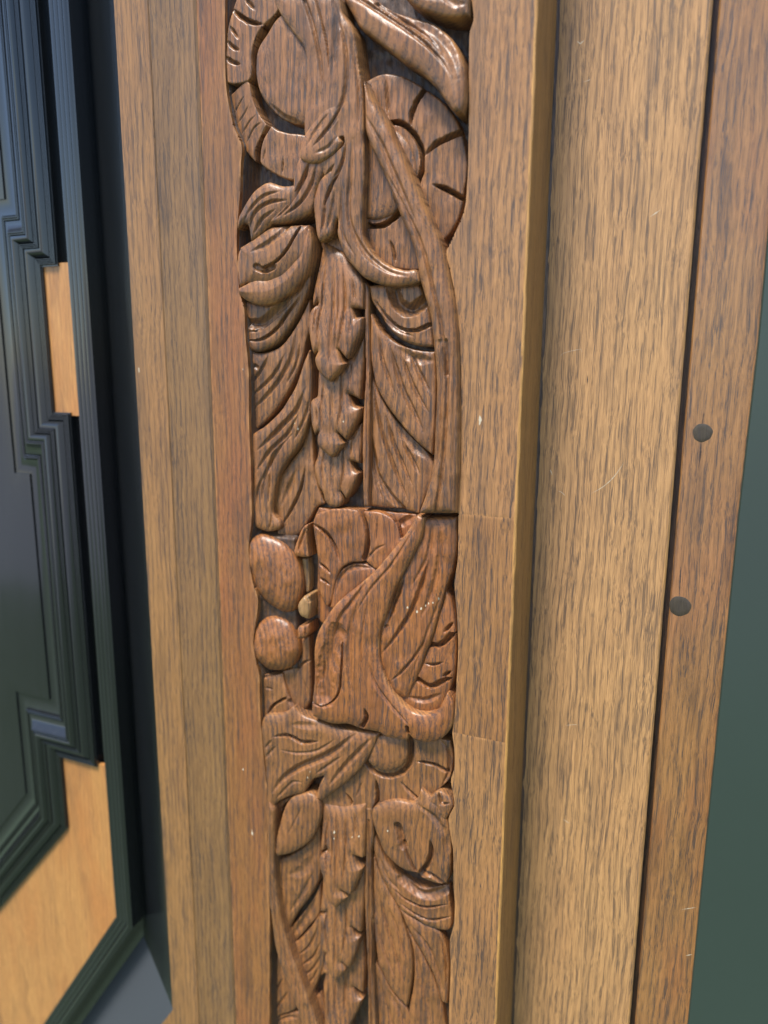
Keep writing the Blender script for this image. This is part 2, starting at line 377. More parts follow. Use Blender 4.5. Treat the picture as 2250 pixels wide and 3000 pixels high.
# relief() takes pixels: turn plane mm back into pixels
def toproj(XZ, h):
    XZ = np.asarray(XZ, float).reshape(-1, 2)
    P = np.stack([XZ[:, 0]/1000, np.full(len(XZ), -h/1000), XZ[:, 1]/1000], 1)-CAM
    a = P@fwd; return np.stack([CX+F*(P@rgt)/a, CY-F*(P@upv)/a], 1)
ztop = Lz[0][1]+1; zbot = Lz[-1][1]-1
left = np.concatenate([[[xB1+0.05, Lz[0][1]]], Lz, [[xB1+0.05, Lz[-1][1]]]])
gL = []
relief('margin_board', toproj(left, 0), 0.0, M['red'], pil, sp=0.8, er=0.8, ed=0.25, jitter=0.05, marks=0.05, bottom=-12,
       gouges=[(cp(1, [(165, 870), (168, 1000), (175, 1180)]), 0.35, 0.8), (cp(5, [(350, 700), (330, 900), (345, 1040)]), 0.8, 0.5)])
def right_piece(za, zb, mat, seed):
    m = (Rz[:, 1] < za) & (Rz[:, 1] > zb)
    def xi(z): return np.interp(-z, -Rz[:, 1], Rz[:, 0])
    mid = Rz[m]
    poly = np.concatenate([[[xR, zb]], [[xR, za]], [[xi(za), za]], mid, [[xi(zb), zb]]])
    return relief('margin_board', toproj(poly, 0), 0.0, mat, pil, sp=0.8, er=0.5, ed=0.06, jitter=0.0, marks=0.05, bottom=-STEP, seed=seed)
za = unproj([(1400, 1510)], 0)[0][1]; zb = unproj([(1400, 2160)], 0)[0][1]
right_piece(Rz[0][1], za+0.015, M['board'], 1)
right_piece(za-0.015, zb+0.015, M['board2'], 2)
right_piece(zb-0.015, Rz[-1][1], M['board'], 3)
# side face with its worn arris
prism('return_face', [(xR+0.02, -0.9), (xR+0.5, -1.3), (xs, -STEP), (xR-3, -STEP), (xR-3, -20), (xR+0.02, -20)], M['side'], pil)
prism('worn_arris', [(xR-0.8, 0.03), (xR-0.6, 0.12), (xR+0.1, 0.08), (xR+0.55, -0.3), (xR+0.65, -1.4), (xR-1, -1.4)], M['worn'], pil, jit=0.45)

# ---- ground of the carving
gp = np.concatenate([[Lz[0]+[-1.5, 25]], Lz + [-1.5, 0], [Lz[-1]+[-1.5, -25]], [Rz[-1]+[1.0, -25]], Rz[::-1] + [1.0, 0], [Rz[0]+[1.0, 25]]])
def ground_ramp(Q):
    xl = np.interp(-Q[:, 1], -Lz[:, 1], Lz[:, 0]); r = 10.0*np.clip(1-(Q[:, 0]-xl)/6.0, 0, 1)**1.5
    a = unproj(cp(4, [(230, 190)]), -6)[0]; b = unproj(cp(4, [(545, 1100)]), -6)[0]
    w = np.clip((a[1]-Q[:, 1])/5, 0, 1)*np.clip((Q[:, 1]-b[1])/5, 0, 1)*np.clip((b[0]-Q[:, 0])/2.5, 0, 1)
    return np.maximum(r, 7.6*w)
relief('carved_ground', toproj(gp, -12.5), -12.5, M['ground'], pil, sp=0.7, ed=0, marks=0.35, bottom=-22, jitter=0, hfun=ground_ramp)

# ---- carved elements --------------------------------------------------
NE = [0]
def E(name, k, h, pts, g=(), mat='carve', **kw):
    NE[0] += 1
    gg = []
    for q in g:
        kk = k; q = list(q)
        if isinstance(q[0], int): kk = q.pop(0)
        q[0] = cp(kk, q[0]); gg.append(tuple(q))
    flat_ = 'petal' in name or name == 'flower'
    kw['crown'] = kw.get('crown', 0)*(0.6 if flat_ else 1.3)+(0.1 if flat_ else 0.7); kw['cr'] = kw.get('cr', 5.0)*1.25
    if flat_: kw.setdefault('ed', 0.35); kw.setdefault('er', 0.6)
    kw['gd'] = 1.9; h = h*1.75-0.3
    return relief(name, cp(k, pts), h, M[mat], pil, gouges=gg, seed=NE[0]*3, **kw)
def Y2(*p): return [(x, y+1037) for x, y in p]      # crop 2 points in crop 1 coordinates

# left flower at the top
E('petal', 1, -0.6, [(160, -40), (125, 70), (100, 160), (86, 300), (80, 420), (88, 500), (135, 508), (225, 488), (243, 430), (240, 330), (262, 240), (310, 160), (400, 70), (440, -40)],
  [([(125, 50), (175, 85), (230, 120), (310, 145)], 1.3, 2.0, 1), ([(110, 160), (140, 200), (165, 240)], 0.8, 1.0), ([(95, 250), (130, 285), (170, 305)], 0.9, 1.1),
   ([(85, 345), (125, 375), (175, 390)], 0.9, 1.2), ([(200, -10), (240, 30), (265, 60)], 0.9, 1.0)], ed=0.3)
E('petal', 1, -1.6, [(225, 490), (150, 545), (100, 600), (118, 710), (155, 850), (262, 985), (262, 920), (290, 850), (345, 765), (290, 690), (255, 600), (240, 520)],
  [([(150, 750), (200, 690), (230, 640)], 0.5, 0.3), ([(175, 820), (230, 740), (280, 700)], 0.5, 0.35), ([(200, 880), (260, 780), (320, 745)], 0.5, 0.35), ([(125, 700), (160, 640), (210, 580)], 0.5, 0.3)], tilt=(1.4, 0.6))
E('petal', 1, -0.8, [(365, 765), (320, 840), (300, 900), (295, 980), (320, 1015), (380, 1055), (450, 1085), (505, 1095), (590, 1060), (600, 850), (560, 820), (470, 810), (400, 790)],
  [([(440, 960), (430, 1060)], 0.5, 0.5), ([(330, 900), (310, 980)], 0.5, 0.4)], crown=0.8, cr=5)
E('flower_centre', 1, -1.0, [(405, 110), (350, 190), (295, 280), (272, 380), (275, 480), (300, 570), (350, 650), (420, 715), (500, 750), (620, 770), (640, 400), (600, 250), (460, 60)],
  [([(370, 640), (440, 710), (560, 760)], 1.2, 0.7)], crown=1.0, cr=6, er=1.5)
# big right flower
E('flower', 1, -3.2, [(900, 520), (1000, 462), (1080, 450), (1160, 465), (1250, 510), (1330, 562), (1400, 615), (1460, 685), (1503, 760), (1530, 850), (1552, 960), (1552, 1060), (1532, 1180), (1525, 1250),
   (1495, 1340), (1445, 1420), (1393, 1482), (1330, 1440), (1260, 1640), (1180, 1640), (1000, 1600), (900, 1480), (900, 900)],
  [([(1310, 540), (1260, 620), (1232, 690), (1214, 770)], 1.4, 3.0, 1, 'e'), ([(1535, 810), (1450, 850), (1380, 885), (1305, 942)], 1.5, 3.0, 1, 'e'),
   ([(1350, 1128), (1430, 1165), (1520, 1215)], 1.3, 3.0, -1, 's'), ([(1080, 755), (1160, 768), (1225, 830), (1268, 920), (1276, 1020), (1240, 1120)], 1.4, 3.0, -1, 'n'),
   ([(930, 1352), (1000, 1368), (1070, 1345), (1140, 1285)], 1.5, 2.8, 1, 'n'), ([(1085, 1460), (1110, 1530), (1118, 1610)], 0.8, 1.3), ([(1060, 480), (1070, 620), (1080, 720)], 0.9, 0.9)],
  crown=1.3, cr=9)
E('flower_centre', 1, -2.8, [(940, 860), (1090, 790), (1155, 812), (1212, 880), (1240, 960), (1250, 1040), (1225, 1105), (1180, 1180), (1128, 1285), (1065, 1325), (1000, 1340), (925, 1330)],
  [([(1040, 900), (1120, 1100), (1130, 1250)], 1.5, 0.6)], crown=1.2, cr=6)
# leaves in the top right corner
E('leaf', 1, 1.6, [(1150, -40), (1250, 42), (1340, 82), (1420, 102), (1500, 104), (1562, 92), (1566, -40)], [([(1400, -20), (1480, 30), (1550, 30)], 1.5, 0.5)], crown=1.0, cr=6)
E('leaf', 1, -0.2, [(770, -40), (850, 90), (900, 170), (980, 232), (1080, 312), (1180, 388), (1290, 462), (1370, 540), (1430, 622), (1490, 702), (1540, 705), (1557, 640), (1560, 520), (1545, 400),
   (1500, 290), (1430, 205), (1350, 145), (1240, 110), (1120, 70), (1020, 10), (960, -40)],
  [([(880, -20), (1060, 100), (1220, 212), (1340, 312), (1420, 400), (1478, 490)], 0.9, 1.0, 0, 'e'), ([(1000, 20), (1180, 140), (1320, 240), (1405, 335)], 0.9, 1.1, 0, 'e'),
   ([(1130, 110), (1260, 170), (1380, 250), (1470, 360), (1520, 500)], 2.6, 1.0)], crown=3.2, cr=11, er=1.4, tilt=(0.2, -1.3))
# main strand that runs down the middle and curls right
E('acanthus_strand', 1, 0.6, [(365, -40), (420, 90), (490, 190), (560, 290), (580, 400), (577, 550), (568, 700), (570, 850), (640, 1000), (700, 1100), (768, 1340), (765, 1417), (780, 1477), (812, 1557), (870, 1627),
   (930, 1687), (1020, 1727), (1130, 1742), (1230, 1727), (1270, 1715), (1262, 1670), (1238, 1638), (1180, 1642), (1090, 1617), (1010, 1567), (950, 1497), (922, 1417), (920, 1287), (925, 1187), (935, 1037), (930, 850),
   (930, 700), (920, 540), (900, 420), (885, 300), (858, 170), (800, 80), (755, -40)],
  [([(635, -20), (680, 140), (715, 300), (722, 430)], 0.5, 0.9, 0, 'e'), ([(575, 10), (630, 180), (670, 380), (690, 560)], 1.1, 0.9, 0, 'e'), ([(775, 120), (815, 260), (830, 450), (800, 640), (700, 810)], 1.1, 0.9),
   ([(820, 180), (870, 340), (900, 560), (900, 800)], 0.8, 0.6), ([(740, 0), (770, 100), (760, 300), (740, 520)], 1.6, 0.6), ([(830, 860), (800, 1010), (740, 1130), (700, 1230)], 0.9, 1.0),
   ([(870, 850), (850, 1100), (840, 1300), (880, 1440), (960, 1560), (1080, 1650), (1200, 1680)], 1.3, 0.9), ([(800, 1150), (790, 1300), (810, 1440), (880, 1560)], 0.9, 0.7),
   ([(700, 960), (800, 880), (800, 850)], 1.2, 2.0, 0, 'n'), ([(660, 1150), (690, 1100), (760, 1000)], 0.9, 0.8)], crown=1.2, cr=6, er=1.3)
E('curled_lobe', 1, 1.5, [(568, 820), (545, 890), (543, 960), (575, 990), (640, 997), (710, 966), (765, 918), (797, 862), (785, 843), (770, 800), (790, 700), (780, 620), (700, 600), (640, 700)],
  [([(800, 600), (760, 720), (690, 820), (630, 900)], 0.9, 1.0), ([(720, 690), (640, 800), (590, 900)], 1.0, 0.5), ([(770, 830), (720, 900), (640, 940)], 1.0, 0.4)], crown=1.0, cr=5, er=1.4, tilt=(0, -0.75))
E('curled_lobe', 2, 0.6, [(560, -90), (510, 0), (492, 120), (440, 200), (372, 280), (355, 310), (372, 326), (440, 325), (520, 300), (600, 262), (626, 212), (645, 110), (690, 10), (700, -60)],
  [([(610, -60), (570, 60), (520, 150), (470, 230)], 1.1, 1.3), ([(650, -40), (620, 80), (560, 190), (450, 280)], 0.9, 0.9), ([(500, 200), (430, 270), (390, 300)], 0.6, 0.5)], crown=1.4, cr=5, er=1.4)
E('curled_lobe', 2, 0.4, [(660, 60), (640, 115), (622, 200), (630, 300), (643, 400), (656, 432), (682, 426), (735, 388), (757, 318), (780, 280), (800, 150), (790, 0), (720, 0)],
  [([(790, 20), (730, 120), (690, 220)], 1.0, 1.3), ([(700, 180), (690, 300), (670, 400)], 0.9, 0.8), ([(760, 120), (740, 250), (710, 370)], 1.0, 0.7)], crown=1.2, cr=4, er=1.3)
# small leaf edge behind the strand
E('leaf', 2, -3.6, [(650, 380), (665, 460), (700, 530), (750, 580), (800, 610), (860, 650), (950, 690), (900, 560), (780, 420), (740, 370)], [([(820, 540), (790, 590), (770, 610)], 0.7, 1.5)])
# ribbon stem crossing the flower and running down
ribR = [(935, 500), (980, 590), (1060, 720), (1112, 830), (1172, 950), (1232, 1090), (1280, 1207)] + Y2((1340, 310), (1400, 450), (1432, 580), (1454, 700), (1478, 810), (1492, 950), (1500, 1100)) + \
       [(x, y+2074) for x, y in ((1503, 200), (1506, 400), (1506, 600), (1502, 800), (1497, 950), (1490, 1046))]
ribL = [(920, 470), (930, 640), (935, 790), (962, 880), (1010, 985), (1062, 1095), (1112, 1220)] + Y2((1150, 290), (1200, 400), (1242, 530), (1262, 650), (1292, 760), (1322, 860), (1340, 980), (1352, 1100)) + \
       [(x, y+2074) for x, y in ((1358, 100), (1366, 300), (1358, 500), (1348, 700), (1330, 830), (1292, 950), (1257, 1048))]
E('ribbon_stem', 1, 1.6, ribR + ribL[::-1],
  [([(940, 700), (1040, 880), (1150, 1130), (1260, 1380)], 1.3, 0.9), (2, [(1060, 0), (1180, 220), (1290, 470), (1350, 700), (1395, 900), (1425, 1100), (1435, 1240)], 1.0, 0.9, 0, 's'),
   (3, [(1435, 0), (1440, 300), (1425, 600), (1400, 850), (1370, 1030)], 1.0, 0.8, 0, 'n'), (3, [(1395, 0), (1405, 300), (1390, 650), (1340, 900)], 0.8, 0.5, 0, 'e'),
   (3, [(1475, 100), (1480, 500), (1470, 950)], 0.6, 0.3), (2, [(1240, 200), (1350, 420), (1400, 640)], 0.7, 0.4)], crown=1.9, cr=5, er=2.6, ed=2.2)
# bud leaf and pod at the left
E('leaf', 2, 0.6, [(345, 72), (280, 110), (230, 170), (190, 240), (165, 290), (158, 360), (205, 325), (228, 345), (240, 430), (275, 412), (365, 330), (450, 270), (520, 200), (540, 80), (440, 95)],
  [([(470, 185), (360, 200), (280, 260), (240, 360)], 1.0, 0.9), ([(430, 130), (330, 160), (250, 240), (210, 310)], 0.9, 0.7), ([(400, 240), (320, 300), (265, 390)], 0.9, 0.7)], crown=1.6, cr=6, er=1.5)
E('seed_pod', 2, -0.2, [(180, 470), (240, 432), (360, 350), (470, 335), (600, 330), (616, 450), (600, 540), (540, 600), (450, 680), (330, 700), (230, 690), (190, 560)],
  [([(300, 590), (345, 610), (400, 590)], 1.6, 2.0, 0, 'n'), ([(345, 590), (420, 552), (490, 470), (545, 350)], 0.9, 1.2, 1, 'n'), ([(265, 500), (350, 460), (430, 400), (470, 340)], 1.6, 0.9, 0, 's')], crown=3.6, cr=12, er=1.2)
E('seed_pod_lip', 2, 0.5, [(165, 735), (172, 712), (215, 690), (280, 655), (355, 655), (450, 600), (530, 500), (585, 360), (600, 335), (617, 440), (607, 540), (572, 640), (505, 725), (400, 800), (310, 822), (235, 802), (180, 765)], crown=2.4, cr=9, er=0.8)
E('seed_pod_lip', 2, 0.7, [(175, 480), (235, 455), (262, 500), (300, 560), (325, 600), (285, 645), (215, 684), (172, 705), (160, 600), (160, 540)], crown=1.0, cr=6, er=0.8)
# cup leaf under the pod
E('leaf', 2, -2.6, [(190, 790), (320, 800), (450, 760), (540, 690), (612, 560), (600, 700), (562, 800), (520, 890), (460, 980), (400, 1050), (330, 1090), (270, 1102), (215, 1075), (205, 1010), (200, 930), (190, 860)],
  [([(200, 860), (240, 925), (320, 925), (400, 860), (480, 780)], 2.6, 1.7), ([(212, 1030), (310, 1020), (400, 955), (470, 860), (550, 760)], 1.2, 1.3, 1), ([(215, 980), (300, 970), (390, 900), (500, 790)], 0.8, 0.7)], crown=0.9, cr=4, er=1.5)
# long feather leaves at the left
E('leaf', 3, -3.4, [(215, 30), (300, 70), (420, 30), (520, -100), (600, -260), (605, -100), (578, 0), (548, 130), (492, 262), (402, 405), (312, 505), (232, 562), (226, 400), (224, 200)],
  [([(520, -60), (490, 90), (440, 200), (350, 320), (250, 420)], 1.3, 0.9), ([(450, 80), (400, 180), (330, 260), (240, 340)], 1.0, 0.8), ([(350, 90), (300, 190), (240, 260)], 1.0, 0.8), ([(545, 0), (520, 130), (460, 260)], 0.7, 0.6),
   ([(270, 150), (285, 160)], 1.2, 0.6, 0, 'n')], crown=0.5, cr=4, tilt=(-0.1, 0.1))
E('leaf', 3, -2.4, [(598, 40), (612, 200), (606, 345), (597, 470), (548, 612), (462, 732), (408, 832), (382, 950), (376, 1040), (420, 1095), (418, 1138), (352, 1156), (290, 1142), (256, 1112), (240, 1000), (246, 850), (230, 700),
   (240, 578), (322, 518), (424, 418), (512, 272), (562, 130)],
  [([(575, 290), (520, 420), (430, 520), (290, 660)], 1.4, 1.2), ([(540, 440), (470, 560), (350, 680), (275, 800)], 1.1, 0.9), ([(500, 560), (420, 650), (340, 800), (310, 980)], 1.1, 0.9), ([(420, 620), (370, 720), (360, 850), (350, 1000)], 0.7, 0.6),
   ([(330, 800), (290, 900), (270, 1000)], 0.9, 0.7), ([(365, 1040), (368, 1090), (350, 1150)], 0.5, 0.5), ([(600, 350), (570, 470), (510, 600)], 0.8, 0.7)], crown=0.9, cr=4, er=1.4)
E('leaf', 3, -4.6, [(608, 420), (625, 740), (652, 880), (692, 985), (640, 1010), (600, 1080), (520, 1180), (400, 1180), (400, 1080), (385, 960), (412, 840), (475, 740), (556, 622)],
  [([(575, 760), (545, 900), (490, 1020), (430, 1120)], 0.9, 1.2), ([(520, 780), (470, 900), (430, 1000)], 1.4, 0.7)], crown=0.4)
# right side of the stem
E('leaf', 2, -2.4, [(958, 700), (1060, 690), (1250, 680), (1300, 780), (1330, 860), (1346, 980), (1352, 1072), (1280, 1070), (1200, 1050), (1120, 1000), (1060, 930), (1010, 850), (975, 790)],
  [([(1110, 730), (1140, 810), (1215, 850), (1290, 800)], 3.0, 2.4, 0, 'n'), ([(1000, 790), (1070, 880), (1150, 950), (1240, 965), (1330, 930)], 1.3, 1.3, 1, 's'), ([(990, 830), (1060, 910), (1130, 970), (1240, 1010)], 0.7, 0.5)], crown=0.8, cr=4, er=1.5)
E('leaf', 3, -3.0, [(966, -180), (1040, -60), (1150, 20), (1250, 50), (1362, 60), (1368, 250), (1362, 500), (1345, 695), (1250, 612), (1150, 502), (1060, 382), (1000, 262), (970, 100)],
  [([(1020, -40), (1040, 100), (1080, 220), (1120, 330)], 1.0, 0.9), ([(1090, 30), (1120, 150), (1170, 300), (1230, 420), (1290, 550)], 1.4, 1.2), ([(1150, 60), (1200, 200), (1260, 330), (1320, 430)], 1.1, 1.0), ([(1210, 80), (1270, 200), (1330, 310)], 1.3, 1.0),
   ([(1130, 40), (1230, 100), (1350, 120)], 2.4, 0.9)], crown=0.6, cr=4)
E('leaf', 3, -4.4, [(962, 80), (1000, 265), (1068, 398), (1178, 548), (1335, 702), (1360, 800), (1300, 950), (1262, 1050), (1150, 1018), (1050, 1010), (960, 1000), (958, 600)],
  [([(985, 280), (1030, 520), (1110, 760), (1195, 965)], 1.0, 1.3), ([(1060, 440), (1110, 620), (1170, 760), (1222, 875)], 1.0, 1.2), ([(1160, 600), (1210, 700), (1265, 805)], 1.2, 1.2), ([(970, 560), (1000, 780), (1060, 900), (1160, 1015)], 1.8, 1.4, 0, 's'),
   ([(1110, 480), (1200, 600), (1310, 710)], 2.5, 1.0), ([(990, 820), (1040, 960)], 1.0, 0.7)], crown=0.4, tilt=(-0.2, 0))
E('stem', 3, -2.6, [(930, -380), (962, -320), (962, -100), (968, 200), (966, 600), (960, 1002), (926, 1004), (920, 800), (920, 500), (938, 200), (930, -100)],
  [([(948, -200), (950, 300), (945, 900)], 0.6, 0.4)], crown=0.7, cr=1.5, er=1.0)
# chain of toothed leaflets down the middle
E('toothed_leaflet', 3, -3.4, [(655, 600), (750, 620), (840, 560), (915, 480), (918, 600), (906, 745), (850, 728), (868, 775), (906, 797), (890, 845), (862, 910), (830, 955), (798, 912), (812, 965), (788, 1002), (738, 1002), (700, 972), (684, 920), (650, 870), (626, 800), (624, 745), (638, 700)],
  [([(740, 640), (742, 800), (745, 940)], 1.0, 0.6), ([(690, 650), (680, 780), (700, 900)], 0.7, 0.6), ([(800, 640), (810, 800), (790, 920)], 0.8, 0.7), ([(850, 600), (850, 700)], 0.7, 0.5)], crown=1.6, cr=6, tilt=(0.3, -1.0), er=1.6, ed=1.1)
E('toothed_leaflet', 3, -2.3, [(640, 100), (740, 150), (840, 90), (930, -60), (926, 100), (906, 355), (840, 322), (866, 382), (918, 402), (906, 455), (872, 530), (832, 600), (782, 555), (810, 605), (826, 612), (792, 662), (750, 702), (702, 672), (662, 632), (654, 585), (662, 548),
   (640, 572), (620, 520), (606, 450), (600, 385), (612, 352), (642, 328)],
  [([(740, 250), (742, 420), (745, 620)], 0.9, 0.6), ([(690, 240), (680, 400), (690, 560)], 0.8, 0.7), ([(790, 200), (800, 400), (780, 540)], 0.9, 0.8), ([(850, 130), (850, 280)], 0.7, 0.5), ([(650, 400), (660, 500)], 0.6, 0.5)], crown=1.8, cr=6, tilt=(0.3, -1.0), er=1.6, ed=1.1)
E('toothed_leaflet', 2, -1.2, [(665, 420), (800, 500), (920, 660), (930, 700), (926, 842), (862, 838), (880, 890), (930, 888), (922, 960), (902, 1022), (872, 1088), (840, 1150), (784, 1088), (812, 1160), (836, 1168), (802, 1216), (738, 1284), (716, 1270), (690, 1250), (660, 1210), (640, 1150), (655, 1098),
   (630, 1118), (612, 1060), (596, 980), (590, 920), (600, 852), (645, 805), (612, 825), (610, 760), (636, 600), (655, 480)],
  [([(740, 560), (750, 800), (740, 1000), (738, 1200)], 1.0, 0.7), ([(690, 560), (680, 780), (660, 960), (670, 1100)], 0.8, 0.8), ([(800, 600), (820, 800), (800, 1000), (780, 1080)], 1.0, 0.9), ([(860, 660), (880, 800)], 0.9, 0.7), ([(650, 700), (640, 850), (630, 1000)], 0.6, 0.6),
   ([(770, 600), (780, 850), (765, 1100)], 0.5, 0.4), ([(860, 900), (860, 1000)], 0.8, 0.5)], crown=1.9, cr=7, tilt=(0.3, -1.0), er=1.6, ed=1.1)

# ---- repaired middle part
E('petal', 4, -1.6, [(619, 168), (642, 118), (720, 88), (820, 84), (910, 96), (950, 240), (940, 400), (900, 408), (845, 412), (790, 446), (750, 535), (728, 640), (700, 690), (658, 600), (652, 480), (646, 390), (630, 280)],
  [([(612, 175), (680, 225), (735, 300), (775, 400)], 1.4, 1.8, -1), ([(635, 410), (680, 440), (725, 480)], 1.0, 1.2, -1), ([(640, 505), (680, 525), (720, 550)], 1.0, 1.1, -1), ([(905, 90), (945, 180), (955, 280), (932, 390)], 1.5, 2.2, 0, 'n'),
   ([(770, 130), (790, 260), (810, 380)], 0.6, 0.3), ([(840, 120), (860, 300)], 0.5, 0.3), ([(620, 640), (680, 680), (720, 690)], 1.2, 1.0)], mat='insert', crown=1.0, cr=5, tilt=(0, 0.2))
E('petal', 4, -1.9, [(918, 100), (1000, 102), (1080, 132), (1128, 185), (1148, 262), (1200, 260), (1100, 380), (1010, 450), (940, 405), (962, 300), (950, 190)],
  [([(940, 400), (1000, 330), (1060, 300)], 0.7, 0.4), ([(1010, 140), (1000, 300)], 0.5, 0.3)], mat='insert', crown=1.0, cr=5)
E('flower_centre', 4, -2.9, [(720, 680), (740, 545), (790, 452), (850, 418), (922, 410), (1005, 445), (1060, 480), (900, 600), (780, 720)], [([(760, 600), (790, 500), (860, 440), (980, 440)], 1.2, 0.8)], mat='insert', crown=1.2, cr=5)
E('backing', 4, -4.6, [(652, 76), (745, 88), (930, 84), (1130, 109), (1245, 116), (1300, 300), (1000, 600), (700, 800), (645, 740), (645, 300), (622, 160)], [([(1130, 190), (1180, 160), (1230, 130)], 2, 0.8)], mat='insert', er=0.5, ed=0.3)
E('ribbon_stem', 4, -1.4, [(1270, 118), (1300, 136), (1496, 130), (1493, 320), (1468, 460), (1432, 560), (1392, 700), (1342, 870), (1302, 970), (1262, 1080), (1192, 1235), (1120, 1210), (1060, 1130), (1010, 1040), (1000, 960), (1010, 800), (1060, 650), (1160, 440), (1250, 260)],
  [([(1345, 320), (1290, 520), (1220, 700), (1120, 860), (1040, 960)], 1.2, 1.2), ([(1300, 880), (1230, 990), (1150, 1080), (1100, 1120)], 0.8, 0.8), ([(1400, 200), (1390, 400), (1340, 600), (1280, 740)], 1.6, 0.8), ([(1170, 520), (1110, 640), (1070, 780)], 2.2, 1.8),
   ([(1420, 540), (1350, 740), (1290, 900), (1220, 1100)], 0.7, 0.4), ([(1050, 800), (1085, 785)], 0.5, 0.6), ([(1350, 160), (1320, 360), (1230, 540)], 1.0, 0.6)], mat='insert', crown=1.3, cr=6, er=1.6)
E('shell_leaf', 4, -2.4, [(1425, 560), (1462, 640), (1486, 760), (1492, 950), (1480, 1100), (1450, 1200), (1410, 1300), (1300, 1320), (1180, 1290), (1120, 1200), (1190, 1150), (1262, 1040), (1342, 850), (1392, 690)],
  [([(1325, 915), (1400, 915), (1475, 850)], 1.6, 2.0, -1, 'n'), ([(1420, 830), (1450, 805), (1472, 772)], 1.0, 1.4, -1), ([(1300, 1022), (1360, 1030), (1415, 1010)], 0.9, 0.9, -1), ([(1250, 1118), (1340, 1165), (1445, 1118)], 1.6, 2.0, -1, 'n'), ([(1408, 1098), (1435, 1090), (1462, 1065)], 1.0, 1.4, -1),
   ([(1200, 1220), (1300, 1240), (1400, 1200)], 1.6, 0.8)], mat='insert', crown=1.0, cr=5, er=1.5)
E('acanthus_strand', 4, 0.5, [(1250, 118), (1296, 136), (1275, 265), (1185, 440), (1112, 590), (1072, 700), (1036, 800), (1020, 900), (1026, 990), (1050, 1080), (1085, 1165), (1160, 1265), (1230, 1315), (1300, 1328), (1372, 1308), (1400, 1265), (1432, 1200), (1470, 1260), (1474, 1340), (1456, 1415), (1402, 1478), (1330, 1503),
   (1240, 1487), (1200, 1452), (1187, 1487), (1060, 1468), (1020, 1440), (900, 1415), (830, 1392), (760, 1390), (700, 1380), (616, 1340), (612, 1280), (626, 1100), (626, 930), (650, 828), (730, 695), (800, 622), (900, 542), (1000, 452), (1100, 335), (1180, 235)],
  [([(960, 500), (880, 620), (790, 740), (740, 880)], 1.2, 0.8), ([(1240, 200), (1100, 420), (980, 560), (880, 720)], 0.8, 0.5), ([(770, 830), (730, 960), (700, 1080), (700, 1220)], 5.0, 1.8, 0, 'n'), ([(625, 1255), (700, 1270), (775, 1200), (795, 1060), (800, 900)], 0.8, 1.1, 1, 'n'),
   ([(900, 640), (850, 850), (850, 1050), (870, 1250)], 2.0, 0.7), ([(960, 1000), (1000, 1130), (1090, 1260), (1210, 1390)], 0.9, 0.8), ([(940, 1290), (950, 1350), (920, 1400)], 1.2, 2.0, 0, 's'), ([(1200, 1440), (1195, 1400)], 0.8, 2.0, 0, 'n'),
   ([(690, 1000), (680, 1130)], 0.6, 0.5), ([(960, 620), (920, 900), (930, 1150)], 0.6, 0.4), ([(650, 1180), (640, 1000)], 0.9, 0.6)], mat='insert', crown=1.5, cr=7, er=1.5)
# left of the upright crack
E('fruit', 4, -3.0, [(222, 310), (240, 262), (300, 236), (370, 250), (450, 290), (520, 370), (550, 450), (562, 540), (548, 620), (522, 690), (480, 710), (420, 700), (350, 650), (280, 560), (240, 460), (218, 380)], mat='insert', crown=5.0, cr=13, er=0.8, ed=0.3, marks=0.22)
E('fruit', 4, -3.0, [(300, 762), (360, 732), (430, 740), (490, 778), (530, 850), (546, 930), (532, 990), (500, 1040), (430, 1062), (350, 1050), (290, 1000), (258, 930), (258, 860), (272, 800)], mat='insert', crown=5.0, cr=12, er=0.8, ed=0.3, marks=0.22)
E('torn_leaf', 4, -1.4, [(500, 345), (530, 250), (560, 192), (596, 170), (586, 220), (586, 300), (594, 376), (560, 378), (510, 368)], [([(580, 190), (550, 280), (530, 350)], 0.8, 0.8)], mat='insert', crown=0.8, cr=4)
E('torn_splinter', 4, -4.2, [(548, 385), (588, 385), (598, 480), (592, 585), (572, 598), (560, 500)], [([(590, 400), (600, 560)], 0.5, 0.6)], mat='fresh')
E('fruit_stalk', 4, -0.6, [(530, 655), (570, 608), (602, 602), (606, 700), (594, 755), (550, 735), (528, 692)], [([(575, 610), (600, 640), (620, 640)], 1.0, 1.2, 0, 'n')], mat='fresh', crown=1.2, cr=3)
E('fruit_stalk', 4, -0.8, [(525, 805), (560, 790), (596, 778), (600, 838), (570, 868), (528, 872)], [([(575, 790), (580, 860)], 0.5, 0.7)], mat='insert', crown=1.2, cr=3)
E('leaf', 4, -4.4, [(520, 890), (598, 850), (604, 1000), (606, 1240), (560, 1320), (480, 1250), (440, 1140), (430, 1070), (500, 1040), (545, 960)], [([(605, 1000), (560, 1020), (530, 1070)], 0.8, 0.9), ([(560, 1100), (600, 1260)], 0.9, 0.5)], crown=0.6, cr=3)
E('leaf', 5, -2.9, [(286, 40), (360, 55), (432, 45), (448, 110), (490, 215), (560, 285), (612, 300), (620, 400), (500, 400), (380, 330), (320, 340), (290, 250)],
  [([(345, 292), (375, 235), (445, 192)], 1.1, 1.7, 1, 's'), ([(290, 60), (330, 65), (380, 60)], 0.8, 0.8), ([(480, 215), (540, 270), (612, 292)], 1.3, 1.4, 0, 'n'), ([(330, 130), (380, 140)], 0.8, 0.4)], crown=0.4)

